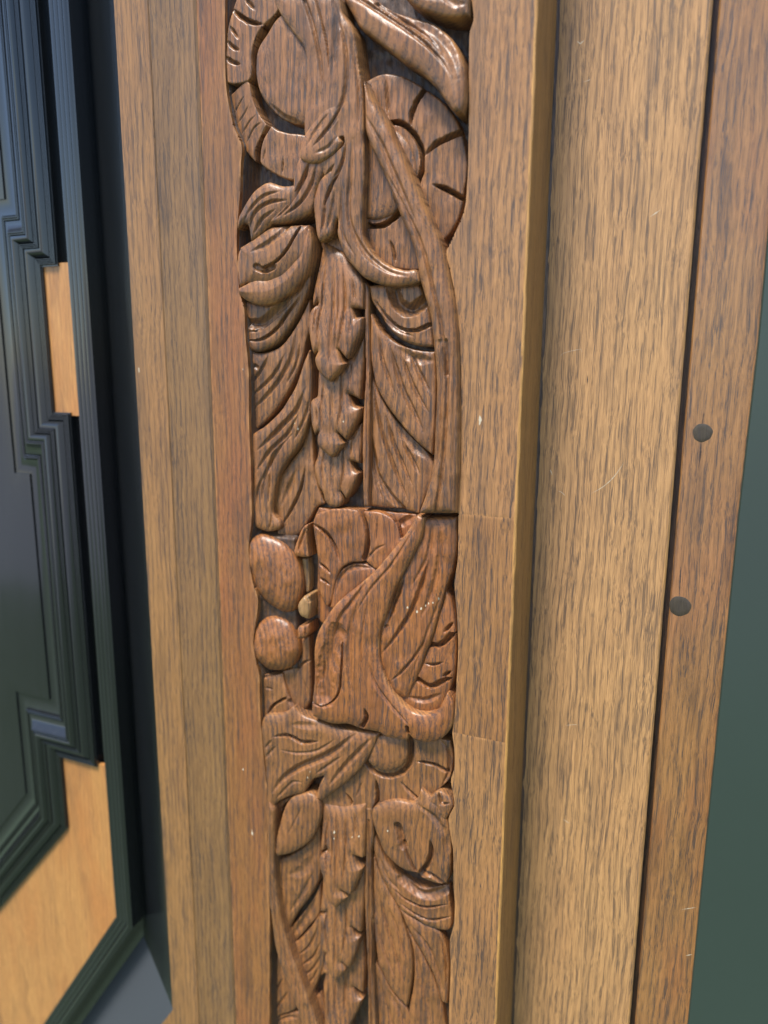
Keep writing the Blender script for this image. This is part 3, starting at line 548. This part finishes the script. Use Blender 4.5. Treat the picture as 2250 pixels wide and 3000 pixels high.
# ---- lower flower and leaves
E('flower', 5, -2.6, [(900, 600), (1000, 400), (1180, 415), (1250, 440), (1380, 440), (1452, 455), (1468, 560), (1450, 680), (1390, 745), (1305, 835), (1240, 900), (1120, 912), (1020, 912), (940, 880), (850, 902), (760, 900), (690, 880), (650, 820), (760, 700)],
  [([(1000, 690), (1012, 800), (985, 890)], 1.1, 2.4, 0, 's'), ([(1155, 705), (1225, 770), (1300, 840)], 1.4, 1.6, 1, 's'), ([(1255, 583), (1350, 605), (1425, 645)], 1.4, 1.6, -1, 's'), ([(815, 770), (848, 830), (848, 895)], 1.0, 1.6, -1, 's'),
   ([(940, 585), (1000, 645), (1080, 668), (1165, 640), (1208, 570), (1212, 460), (1190, 410)], 1.4, 2.2, 0, 'n'), ([(1390, 450), (1440, 520), (1440, 640), (1400, 730)], 1.0, 0.9), ([(920, 700), (880, 800)], 0.7, 0.4)], crown=1.0, cr=6)
E('flower_centre', 5, -1.9, [(1000, 430), (1100, 420), (1185, 420), (1196, 480), (1190, 560), (1150, 612), (1075, 636), (1000, 616), (955, 570)], crown=1.2, cr=6)
E('acanthus_leaf', 5, -1.0, [(300, 380), (330, 300), (430, 290), (500, 245), (560, 300), (640, 330), (760, 370), (880, 392), (1022, 408), (985, 500), (932, 590), (852, 682), (762, 752), (667, 822), (640, 800), (650, 740), (684, 668), (620, 690), (580, 745), (560, 772), (480, 792), (400, 832), (358, 884), (340, 840), (322, 600), (304, 450)],
  [([(390, 425), (480, 425), (560, 465), (655, 455)], 1.5, 1.7, -1), ([(420, 500), (520, 520), (640, 510), (760, 440)], 0.9, 0.5), ([(880, 410), (720, 530), (540, 610), (440, 680), (385, 755)], 2.0, 1.4), ([(980, 430), (820, 600), (720, 720)], 1.6, 0.9), ([(650, 360), (500, 350)], 2.0, 0.5),
   ([(330, 560), (400, 480)], 1.0, 0.5), ([(330, 500), (380, 440)], 0.9, 0.5), ([(800, 540), (640, 650)], 1.0, 0.5), ([(560, 700), (500, 700), (400, 800)], 1.0, 0.5)], crown=1.2, cr=6, er=1.3)
E('leaf', 5, -0.9, [(588, 768), (500, 792), (452, 850), (422, 940), (398, 1040), (390, 1130), (402, 1156), (470, 1142), (540, 1110), (610, 1052), (650, 970), (668, 880), (645, 800)], [([(570, 830), (520, 930), (470, 1030)], 0.7, 0.25)], crown=1.8, cr=8, er=1.3)
E('leaf', 5, -3.6, [(345, 880), (400, 832), (480, 795), (520, 790), (440, 850), (405, 950), (380, 1050), (360, 1080), (350, 1000)], [([(360, 1010), (400, 900), (470, 820)], 0.7, 0.6)])
E('leaf', 5, -1.2, [(1290, 835), (1380, 758), (1452, 798), (1472, 850), (1422, 942), (1350, 892)], [([(1380, 760), (1400, 830), (1450, 830)], 1.0, 1.4), ([(1340, 820), (1400, 880)], 0.6, 0.4)], crown=0.8, cr=4)
E('toothed_leaflet', 6, -3.6, [(690, 760), (775, 860), (860, 780), (915, 700), (930, 900), (926, 1050), (866, 1016), (885, 1060), (925, 1085), (892, 1160), (856, 1235), (835, 1350), (720, 1350), (700, 1240), (690, 1100), (680, 1000), (690, 940), (660, 960), (670, 900)],
  [([(760, 960), (765, 1200)], 0.9, 0.6), ([(720, 980), (725, 1200)], 0.7, 0.6), ([(820, 920), (820, 1150)], 0.8, 0.7)], crown=1.5, cr=6, tilt=(0.3, -1.0), er=1.6, ed=1.1)
E('toothed_leaflet', 6, -2.6, [(670, 300), (775, 430), (860, 380), (930, 250), (934, 400), (916, 680), (860, 642), (880, 690), (912, 702), (892, 785), (855, 880), (812, 845), (832, 892), (775, 950), (738, 910), (702, 822), (706, 790), (682, 770), (660, 660), (654, 590), (692, 560), (660, 560)],
  [([(760, 500), (770, 700), (772, 900)], 1.0, 0.6), ([(710, 520), (705, 650), (730, 800)], 0.8, 0.8), ([(820, 480), (830, 650), (810, 800)], 0.9, 0.8), ([(870, 480), (870, 620)], 0.7, 0.5), ([(680, 600), (690, 700)], 0.6, 0.5)], crown=1.8, cr=6, tilt=(0.3, -1.0), er=1.6, ed=1.1)
E('toothed_leaflet', 6, -1.4, [(668, -100), (800, -80), (942, -100), (938, 100), (930, 232), (874, 215), (890, 260), (925, 290), (900, 352), (862, 440), (806, 416), (836, 456), (775, 516), (738, 480), (702, 392), (680, 322), (660, 262), (664, 215), (704, 180), (664, 195)],
  [([(760, -40), (770, 200), (770, 460)], 1.0, 0.7), ([(715, -20), (700, 150), (720, 330)], 0.8, 0.8), ([(815, -40), (825, 200), (810, 380)], 0.9, 0.8), ([(870, -40), (880, 120)], 0.8, 0.6), ([(740, 60), (742, 300)], 0.5, 0.5), ([(790, 60), (792, 300)], 0.5, 0.4)], crown=1.8, cr=6, tilt=(0.3, -1.0), er=1.6, ed=1.1)
E('stem', 6, -3.0, [(938, -80), (992, -80), (990, 100), (972, 220), (984, 560), (990, 1000), (1012, 1360), (955, 1360), (948, 900), (932, 500), (938, 200)], [([(960, 0), (962, 400), (968, 1000), (980, 1300)], 0.7, 0.7, 0, 'n'), ([(972, 560), (985, 700), (985, 1000)], 0.8, 1.6)], crown=0.6, cr=1.6)
E('leaf', 6, -3.6, [(400, 250), (480, 215), (560, 160), (620, 90), (660, 0), (672, 200), (668, 300), (650, 382), (592, 482), (522, 572), (458, 695), (430, 640), (404, 500), (394, 350)],
  [([(470, 330), (560, 300), (640, 200)], 3.0, 0.6), ([(400, 410), (440, 420)], 0.8, 0.9), ([(620, 320), (560, 440), (480, 560)], 1.5, 0.6)], crown=0.8, cr=5, er=1.4)
E('leaf', 6, -4.6, [(662, 380), (660, 560), (602, 640), (532, 720), (488, 765), (450, 700), (540, 590), (620, 480)], [([(640, 480), (570, 600), (490, 710)], 2.0, 0.9)])
E('leaf', 6, -4.0, [(655, 575), (668, 700), (692, 820), (668, 930), (640, 1000), (608, 1085), (570, 1020), (515, 860), (480, 770), (530, 735), (600, 660)],
  [([(650, 650), (600, 760), (530, 820)], 0.9, 0.7), ([(665, 740), (620, 830), (540, 890)], 0.9, 0.7), ([(670, 820), (620, 900), (560, 950)], 0.9, 0.7), ([(655, 890), (620, 960), (575, 1000)], 0.7, 0.5)], crown=0.4)
E('ribbon_stem', 6, -0.2, [(352, -120), (388, -60), (386, 60), (388, 250), (402, 450), (432, 620), (475, 770), (530, 920), (592, 1085), (650, 1250), (690, 1360), (590, 1360), (520, 1130), (470, 1000), (425, 890), (388, 760), (368, 600), (348, 450), (338, 200)],
  [([(365, 100), (372, 400), (410, 640), (470, 850), (560, 1100), (620, 1280)], 0.8, 0.5), ([(440, 660), (500, 810), (580, 1020), (650, 1200)], 0.8, 0.7)], crown=1.2, cr=3, er=1.4)
E('leaf', 6, -4.6, [(352, 1360), (352, 1250), (400, 1205), (460, 1180), (540, 1165), (580, 1280), (600, 1360)], [([(400, 1230), (460, 1205), (530, 1200)], 1.2, 0.8)])
E('leaf', 6, -4.2, [(345, 560), (368, 620), (390, 770), (430, 900), (475, 1010), (520, 1140), (420, 1190), (350, 1240), (350, 900)], [([(440, 960), (390, 1040), (360, 1120)], 0.9, 0.7), ([(470, 1040), (420, 1110), (370, 1170)], 0.9, 0.7), ([(400, 850), (370, 900), (356, 960)], 0.9, 0.6)])
E('leaf', 6, -4.8, [(612, 1090), (660, 1060), (690, 1130), (720, 1360), (640, 1360), (600, 1180)])
E('curled_leaf', 6, -1.4, [(985, -70), (1100, -120), (1230, -110), (1275, -190), (1340, -140), (1400, -90), (1440, 10), (1455, 100), (1458, 220), (1450, 330), (1428, 392), (1380, 388), (1320, 368), (1230, 330), (1130, 282), (1060, 212), (1010, 100), (985, 20)],
  [([(1140, 30), (1155, 80), (1175, 150)], 2.2, 2.2, 0, 'n'), ([(1175, 140), (1205, 220), (1245, 300)], 1.0, 2.2, 0, 'n'), ([(1335, 115), (1342, 190), (1320, 260), (1280, 310)], 1.4, 2.4, 0, 's'), ([(1060, 220), (1150, 300), (1260, 330), (1330, 320), (1410, 380)], 1.5, 1.6, 0, 'n'),
   ([(1260, -100), (1350, -30), (1420, 80), (1440, 250)], 2.0, 0.9)], crown=1.4, cr=6, er=1.4)
E('leaf', 6, -3.8, [(985, 60), (1050, 230), (1110, 310), (1200, 380), (1300, 410), (1440, 410), (1455, 520), (1465, 600), (1445, 668), (1350, 660), (1240, 602), (1150, 545), (1085, 440), (1030, 332), (985, 180)],
  [([(1160, 360), (1260, 440), (1340, 450), (1445, 410)], 2.6, 1.6, 0, 'n'), ([(1110, 420), (1190, 490), (1300, 532), (1435, 510)], 1.0, 1.2, -1), ([(1140, 500), (1240, 575), (1340, 610), (1460, 585)], 1.0, 1.0, -1), ([(1010, 200), (1080, 360), (1150, 430)], 1.2, 0.7)], crown=0.6, cr=4)
E('leaf', 6, -4.3, [(1140, 530), (1250, 612), (1380, 672), (1432, 780), (1448, 900), (1436, 1120), (1400, 1100), (1345, 930), (1256, 765), (1188, 645)],
  [([(1220, 640), (1310, 760), (1370, 900), (1410, 1050)], 1.6, 0.9), ([(1390, 700), (1425, 830), (1430, 1000)], 0.9, 0.8)], crown=0.6, cr=4)
E('leaf', 6, -4.9, [(1175, 640), (1260, 780), (1338, 935), (1400, 1110), (1440, 1360), (1230, 1360), (1200, 1160), (1225, 1020), (1232, 880), (1215, 750)],
  [([(1240, 800), (1290, 1000), (1340, 1240)], 2.2, 0.7)], crown=0.4)
E('leaf', 6, -3.9, [(985, 200), (1030, 332), (1084, 440), (1140, 545), (1170, 640), (1208, 760), (1222, 880), (1212, 1010), (1190, 1135), (1120, 1062), (1060, 965), (1010, 850), (988, 600)],
  [([(1010, 400), (1060, 600), (1120, 800), (1180, 1000)], 1.2, 0.9), ([(1000, 600), (1050, 780), (1120, 950)], 1.0, 0.7), ([(1080, 520), (1140, 680), (1180, 850)], 1.0, 0.7)], crown=0.8, cr=5)
E('leaf', 6, -4.9, [(990, 840), (1060, 975), (1120, 1075), (1190, 1150), (1240, 1260), (1260, 1360), (1010, 1360), (995, 1000)], [([(1010, 950), (1060, 1120), (1120, 1300)], 1.3, 0.8), ([(1070, 1030), (1140, 1160), (1190, 1300)], 1.6, 0.8)])

# ------------------------------------------------------------ stiles at the right
inner = prism('stile', [(xs-3, -STEP), (xg-0.8, -STEP), (xg, -STEP-0.8), (xg, -STEP-14), (xs-3, -STEP-14)], M['stile'], cup)
prism('worn_arris', [(xg-1.3, -STEP+0.1), (xg-0.55, -STEP-0.2), (xg+0.12, -STEP-1.3), (xg-1.2, -STEP-1.2)], M['worn'], inner, jit=0.3)
prism('grime_line', [(xs-0.5, -STEP+1.0), (xs+0.5, -STEP+0.45), (xs+1.5, -STEP+0.02), (xs+1.5, -STEP-0.5), (xs-0.5, -STEP-0.5)], M['grime'], inner, jit=0.9)
outer = prism('stile', [(xg2, -STEP-4.6), (xg2+0.7, -STEP-4), (xe-0.4, -STEP-4), (xe, -STEP-4.6), (xe, -STEP-22), (xg2, -STEP-22)], M['stile2'], cup)
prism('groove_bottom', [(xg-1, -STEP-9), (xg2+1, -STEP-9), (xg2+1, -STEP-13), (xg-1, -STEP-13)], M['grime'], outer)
def peg(px, r, hh):
    c = unproj([px], hh)[0]; n = 40; V = []; Fc = []
    rings = [(1.0, -0.5), (1.0, 0.0), (0.93, 0.12), (0.5, 0.16), (0.0, 0.14)]
    for k, (s, u) in enumerate(rings[:-1]):
        for i in range(n):
            a = 2*math.pi*i/n; rr = r*s*(1+0.03*math.sin(3*a+1)+0.015*math.sin(7*a))
            V.append(((c[0]+rr*math.cos(a))/1000, -(hh+u)/1000, (c[1]+rr*math.sin(a))/1000))
    V.append((c[0]/1000, -(hh+0.14)/1000, c[1]/1000))
    for k in range(len(rings)-2):
        for i in range(n):
            j = (i+1) % n; Fc.append((k*n+i, k*n+j, (k+1)*n+j, (k+1)*n+i))
    k = len(rings)-2
    for i in range(n): Fc.append((k*n+i, k*n+(i+1) % n, len(V)-1))
    return mesh_obj('peg', V, Fc, M['peg'], outer, 50)
peg((2058, 1268), 4.6, -STEP-4); peg((1992, 1776), 5.4, -STEP-4)
# ebonised board beyond (its edge leans a little)
eh = -STEP+1
ed_ = unproj([(2325, -80), (2248, 700), (2221, 1000), (2164, 1500), (2114, 2000), (2013, 3020)], eh)
V = []; Fc = []
pts = [(ed_[0][0]+8, ZT)] + [tuple(p) for p in ed_] + [(ed_[-1][0]-3, ZB)]
for (x, z) in pts:
    V += [(x/1000, -(eh-20)/1000, z/1000), (x/1000, -(eh-0.6)/1000, z/1000), ((x+0.6)/1000, -eh/1000, z/1000), (0.5, -eh/1000, z/1000)]
for i in range(len(pts)-1):
    for j in range(3): Fc.append((4*i+j, 4*i+4+j, 4*i+5+j, 4*i+1+j))
mesh_obj('ebonised_board', V, Fc, M['greenblack'], cup, 30)

# ------------------------------------------------------------ ebonised door at the left
def lp(k, pts): return np.asarray(pts, float).reshape(-1, 2)/2.212 + np.array([0, 1000.0*(k-1)])
DH = -6.0       # height of the inlay face
door = bpy.data.objects.new('door', None); C.objects.link(door); door.parent = cup
# upright positions (mm) from several points on each line
def X_(k, x, y, h=DH): return unproj(lp(k, [(x, y)]), h)[0]
a1 = X_(1, 385, 1725); a2 = X_(1, 285, 1742); a3 = X_(2, 362, 458); a4 = X_(2, 482, 455)
a5 = X_(3, 668, 552); a6 = X_(3, 410, 487); a7 = X_(3, 372, 912); a8 = X_(3, -200, 1600)
o1 = X_(1, 408, 1725, DH+1); o2 = X_(3, 758, 1500, DH+1)
print('door', a1, a2, a3, a4, a5, a6, a7, 'outer', o1, o2)
def sweep(name, path, prof, mat, parent):
    """profile (offset mm to the right-hand side of travel, h mm) along a mitred path in the plane"""
    P = [np.array(p, float) for p in path]; V = []; Fc = []
    n = len(P)
    for i in range(n):
        def nrm(a, b):
            d = (b-a)/np.linalg.norm(b-a); return np.array([d[1], -d[0]])
        if i == 0: m = nrm(P[0], P[1])
        elif i == n-1: m = nrm(P[-2], P[-1])
        else:
            n1 = nrm(P[i-1], P[i]); n2 = nrm(P[i], P[i+1]); m = (n1+n2)/(1+n1@n2)
        for (w, h) in prof:
            q = P[i]+m*w; V.append((q[0]/1000, -h/1000, q[1]/1000))
    k = len(prof)
    for i in range(n-1):
        for j in range(k-1): Fc.append((i*k+j, i*k+j+1, (i+1)*k+j+1, (i+1)*k+j))
    return mesh_obj(name, V, Fc, mat, parent, 32)
def reeds(w0, w1, n, h, amp):
    out = []
    for i in range(n):
        a = w0+(w1-w0)*i/n; b = w0+(w1-w0)*(i+1)/n
        out += [(a, h-amp)] + [(a+(b-a)*(0.5-0.5*math.cos(math.pi*t)), h-amp+amp*math.sin(math.pi*t)) for t in (0.2, 0.4, 0.6, 0.8)]
    return out + [(w1, h-amp)]
xo = a1[0]; xi_ = a2[0]
# travelling down, the moulding lies to the left = right-hand side of travel
def arc(w0, w1, h0, h1, bulge, n=7):
    return [(w0+(w1-w0)*t, h0+(h1-h0)*t+bulge*math.sin(math.pi*t)) for t in np.linspace(0, 1, n)]
prof = [(0, DH-6), (0, DH+1.2), (0.8, DH+1.2)] + reeds(1.0, 5.0, 4, DH+2.6, 0.7) + [(5.1, DH+1.0)] + arc(5.4, 10.5, DH+1.6, DH+5.0, 1.3) + [(10.6, DH+4.2)] + reeds(10.8, 13.8, 3, DH+6.0, 0.7) + \
       [(13.9, DH+4.4)] + arc(14.2, 18.5, DH+5.6, DH+7.4, 1.5) + [(18.6, DH+6.0)] + reeds(18.9, 21.3, 2, DH+7.6, 0.8) + arc(21.5, 29.0, DH+6.6, DH+1.2, -1.2) + [(29.1, DH+0.2)] + reeds(29.4, 32.0, 2, DH+1.8, 0.8) + \
       [(32.3, DH-0.8)] + arc(33, 43, DH-0.4, DH-1.6, -1.0) + [(43.2, DH-0.6), (60, DH+1.5), (90, DH+1.5)]
ddi = unproj(lp(3, [(0, 1360)]), DH)[0]-a7; ddi = ddi/np.linalg.norm(ddi)*420
ddo = unproj([(226, 3000)], DH+1)[0]-unproj([(393, 2764)], DH+1)[0]; ddo = ddo/np.linalg.norm(ddo)*420
path = [(xo, ZT), (xo, a1[1]), (xi_, a1[1]), (xi_, a3[1]), (xo+1, a3[1]), (xo+1, a5[1]), (a6[0], a5[1]), (a6[0], a7[1]), (a6[0]+ddi[0], a7[1]+ddi[1])]
sweep('moulding', path, prof, M['black'], door)
pin = unproj([(341, 2683)], DH+1)[0]; xoo = pin[0]; corner_z = pin[1]; WO = xline((393, 2764), DH+1)-xoo
print('outer', xoo, WO, o1, o2)
oprof = [(-9.0, DH-16.4), (-9.0, DH+1.6), (-8.6, DH+2.0)] + [(-8.4+2.2*t, DH+2.0+1.0*math.sin(math.pi*t)) for t in np.linspace(0, 1, 6)] + reeds(-6.0, 0, 3, DH+2.0, 0.6)[:-1] + [(0.0, DH+0.8), (0.05, DH-4)]
oprof = [(w*WO/9.0, h) for w, h in oprof]
sweep('moulding', [(xoo, ZT), (xoo, corner_z), (xoo+ddo[0], corner_z+ddo[1])], oprof, M['black'], door)
def plate(name, poly, h, thick, mat, parent):
    n = len(poly); V = [(x/1000, -h/1000, z/1000) for x, z in poly]+[(x/1000, -(h-thick)/1000, z/1000) for x, z in poly]
    Fc = [tuple(range(n)), tuple(range(n, 2*n))[::-1]]+[(i, n+i, n+(i+1) % n, (i+1) % n) for i in range(n)]
    return mesh_obj(name, V, Fc, mat, parent, 20)
plate('inlay', [(xi_-1, a1[1]+2), (xoo+0.5, a1[1]+2), (xoo+0.5, a3[1]-2), (xi_-1, a3[1]-2)], DH, 3, M['inlay'], door)
plate('inlay', [(a6[0]-1, a5[1]+2), (xoo+0.5, a5[1]+2), (xoo+0.5, corner_z), (xoo+ddo[0], corner_z-0.5+ddo[1]), (a6[0]+ddi[0], a7[1]+ddi[1]), (a6[0]-1, a7[1]+2)], DH, 3, M['inlay'], door)
plate('door_slab', [(-480, ZT), (xoo, ZT), (xoo, corner_z), (xoo+ddo[0], corner_z+ddo[1]), (-480, corner_z+ddo[1])], DH-5, 8, M['black'], door)
# splayed frame round the door
sx0 = X_(3, 880, 1000, DH-20)[0]
zl = unproj([(505, 2957)], 1.0)[0]; zf = unproj([(420, 2742)], -22)[0]
fx0 = zf[0]; fx1 = xA0-0.1
print('frame', fx0, fx1, zl, zf)
ddn = ddo/np.linalg.norm(ddo)
def quad(name, a, b, c, d, mat):
    return mesh_obj(name, [(x/1000, -h/1000, z/1000) for x, h, z in (a, b, c, d)], [(0, 1, 2, 3)], mat, door, 10)
fr = bpy.data.objects
quad('splayed_frame', (fx0, -22, ZT), (fx0, -22, zf[1]), (fx1, 0.8, zl[1]), (fx1, 0.8, ZT), M['black'])
L_ = 260
quad('splayed_frame', (fx0, -22, zf[1]), (fx0+ddn[0]*L_, -22, zf[1]+ddn[1]*L_), (fx1+ddn[0]*L_, 0.8, zl[1]+ddn[1]*L_), (fx1, 0.8, zl[1]), M['dusty'])
plate('recess_back', [(-480, ZT), (fx0+1, ZT), (fx0+1, ZB), (-480, ZB)], -22.5, 3, M['black'], door)
plate('corner_board', [(fx1-0.1, zl[1]-0.2), (fx1-0.1, ZB-60), (fx1+ddn[0]*L_, ZB-60), (fx1+ddn[0]*L_, zl[1]+ddn[1]*L_)], 0.8, 10, M['fillet'], cup)

def scratch(pts, w, h, parent, n=14, mat='putty'):
    P = smooth_poly(unproj(pts, h), False, 0.5); V = []; Fc = []
    for i, p in enumerate(P):
        a = P[max(i-1, 0)]; b = P[min(i+1, len(P)-1)]; d = (b-a)/(np.linalg.norm(b-a)+1e-9); nn = np.array([-d[1], d[0]])
        t = i/(len(P)-1); ww = 0.75*w*math.sin(math.pi*min(max(t, 0.04), 0.96))*(0.6+0.8*rng.random())
        for sgn in (-1, 1):
            q = p+nn*ww*sgn; V.append((q[0]/1000, -(h+0.03)/1000, q[1]/1000))
    for i in range(len(P)-1): Fc.append((2*i, 2*i+1, 2*i+3, 2*i+2))
    return mesh_obj('scratch', V, Fc, M[mat], parent, 30)
bpy.context.view_layer.update()
dg = bpy.context.evaluated_depsgraph_get()
def fleck(k, x, y, r, mat='putty'):
    """a chip of pale old paint or bare wood sitting on whatever the carving shows there"""
    px = cp(k, [(x, y)])[0]
    d = fwd + ((px[0]-CX)/F)*rgt - ((px[1]-CY)/F)*upv
    ok, loc, nor, _, _, _ = scene.ray_cast(dg, Vector(CAM), Vector(d).normalized())
    if not ok: return
    t1 = nor.orthogonal().normalized(); t2 = nor.cross(t1); V = [loc+nor*0.0001]; n = 9
    for i in range(n):
        a = 2*math.pi*i/n; rr = r*(0.5+0.8*rng.random())/1000
        q = t1*math.cos(a)*rr + t2*math.sin(a)*rr; q.z *= 1.6
        V.append(loc+q+nor*0.00002)
    mesh_obj('paint_fleck', [tuple(v) for v in V], [(0, 1+i, 1+(i+1) % n) for i in range(n)], M[mat], pil, 180)
for k, x, y, r in ((6, 705, 72, .5), (6, 745, 80, .6), (6, 744, 118, .4), (6, 854, 108, .4), (6, 895, 104, .5), (6, 1070, 72, .5), (6, 786, 132, .3), (4, 1190, 684, .5), (4, 1247, 710, .5), (4, 1272, 690, .6), (4, 1300, 672, .4),
                   (4, 1318, 660, .5), (4, 1346, 655, .4), (4, 1380, 630, .6), (3, 525, 530, .9), (3, 505, 500, .6), (3, 800, 488, .35), (5, 597, 645, .35), (5, 583, 680, .4), (5, 190, 630, .5), (6, 247, 86, .8), (3, 190, 170, .3)):
    fleck(k, x, y, r)
scratch([(2063, 1205), (2060, 1225), (2056, 1248)], 0.55, -STEP-4, outer, mat='grime')
scratch([(2054, 1292), (2052, 1330), (2046, 1375)], 0.5, -STEP-4, outer, mat='grime')
scratch([(1995, 1650), (1993, 1690), (1990, 1745)], 0.45, -STEP-4, outer, mat='grime')
scratch([(1722, 1100), (1720, 1125)], 0.3, -STEP, inner, mat='grime')
scratch([(1728, 1448), (1768, 1425), (1800, 1395), (1828, 1355)], 0.22, -STEP, inner)
scratch([(1634, 1438), (1645, 1442), (1656, 1453)], 0.2, -STEP, inner)
scratch([(1612, 1375), (1618, 1392)], 0.25, -STEP, inner)
scratch([(1638, 1050), (1650, 1035), (1702, 1022), (1706, 1036)], 0.12, -STEP, inner)
scratch([(1905, 635), (1935, 615)], 0.25, -STEP, inner)
scratch([(1690, 120), (1700, 128), (1712, 118)], 0.3, -STEP, inner)
scratch([(1710, 240), (1732, 232)], 0.15, -STEP, inner)
scratch([(1655, 2125), (1695, 2122)], 0.15, -STEP, inner)
scratch([(1650, 2400), (1668, 2412)], 0.25, -STEP, inner)
scratch([(1995, 2665), (2040, 2658)], 0.2, -STEP-4, outer)
scratch([(2008, 2800), (2028, 2796)], 0.25, -STEP-4, outer)
scratch([(1405, 1216), (1407, 1230), (1404, 1246)], 0.9, 0.0, pil)
scratch([(738, 2430), (739, 2448)], 0.5, 0.0, pil)
scratch([(406, 1075), (408, 1092)], 0.6, 1.9, fil)
print('elements', NE[0], 'tris', sum(len(o.data.polygons) for o in scene.objects if o.type == 'MESH')*2)

seen = {}
for o in scene.objects:
    b = o.name.split('.')[0]
    if b == 'splayed_frame' and o.data.materials[0].name.startswith('dusty'): o['label'] = 'dusty slanting bottom edge of the door surround'
    if b == 'torn_splinter': o['label'] = 'pale bare splinter beside the upright crack'
    if b == 'inlay' and 'label' not in o: o['label'] = 'orange veneer inlay framed by black mouldings'
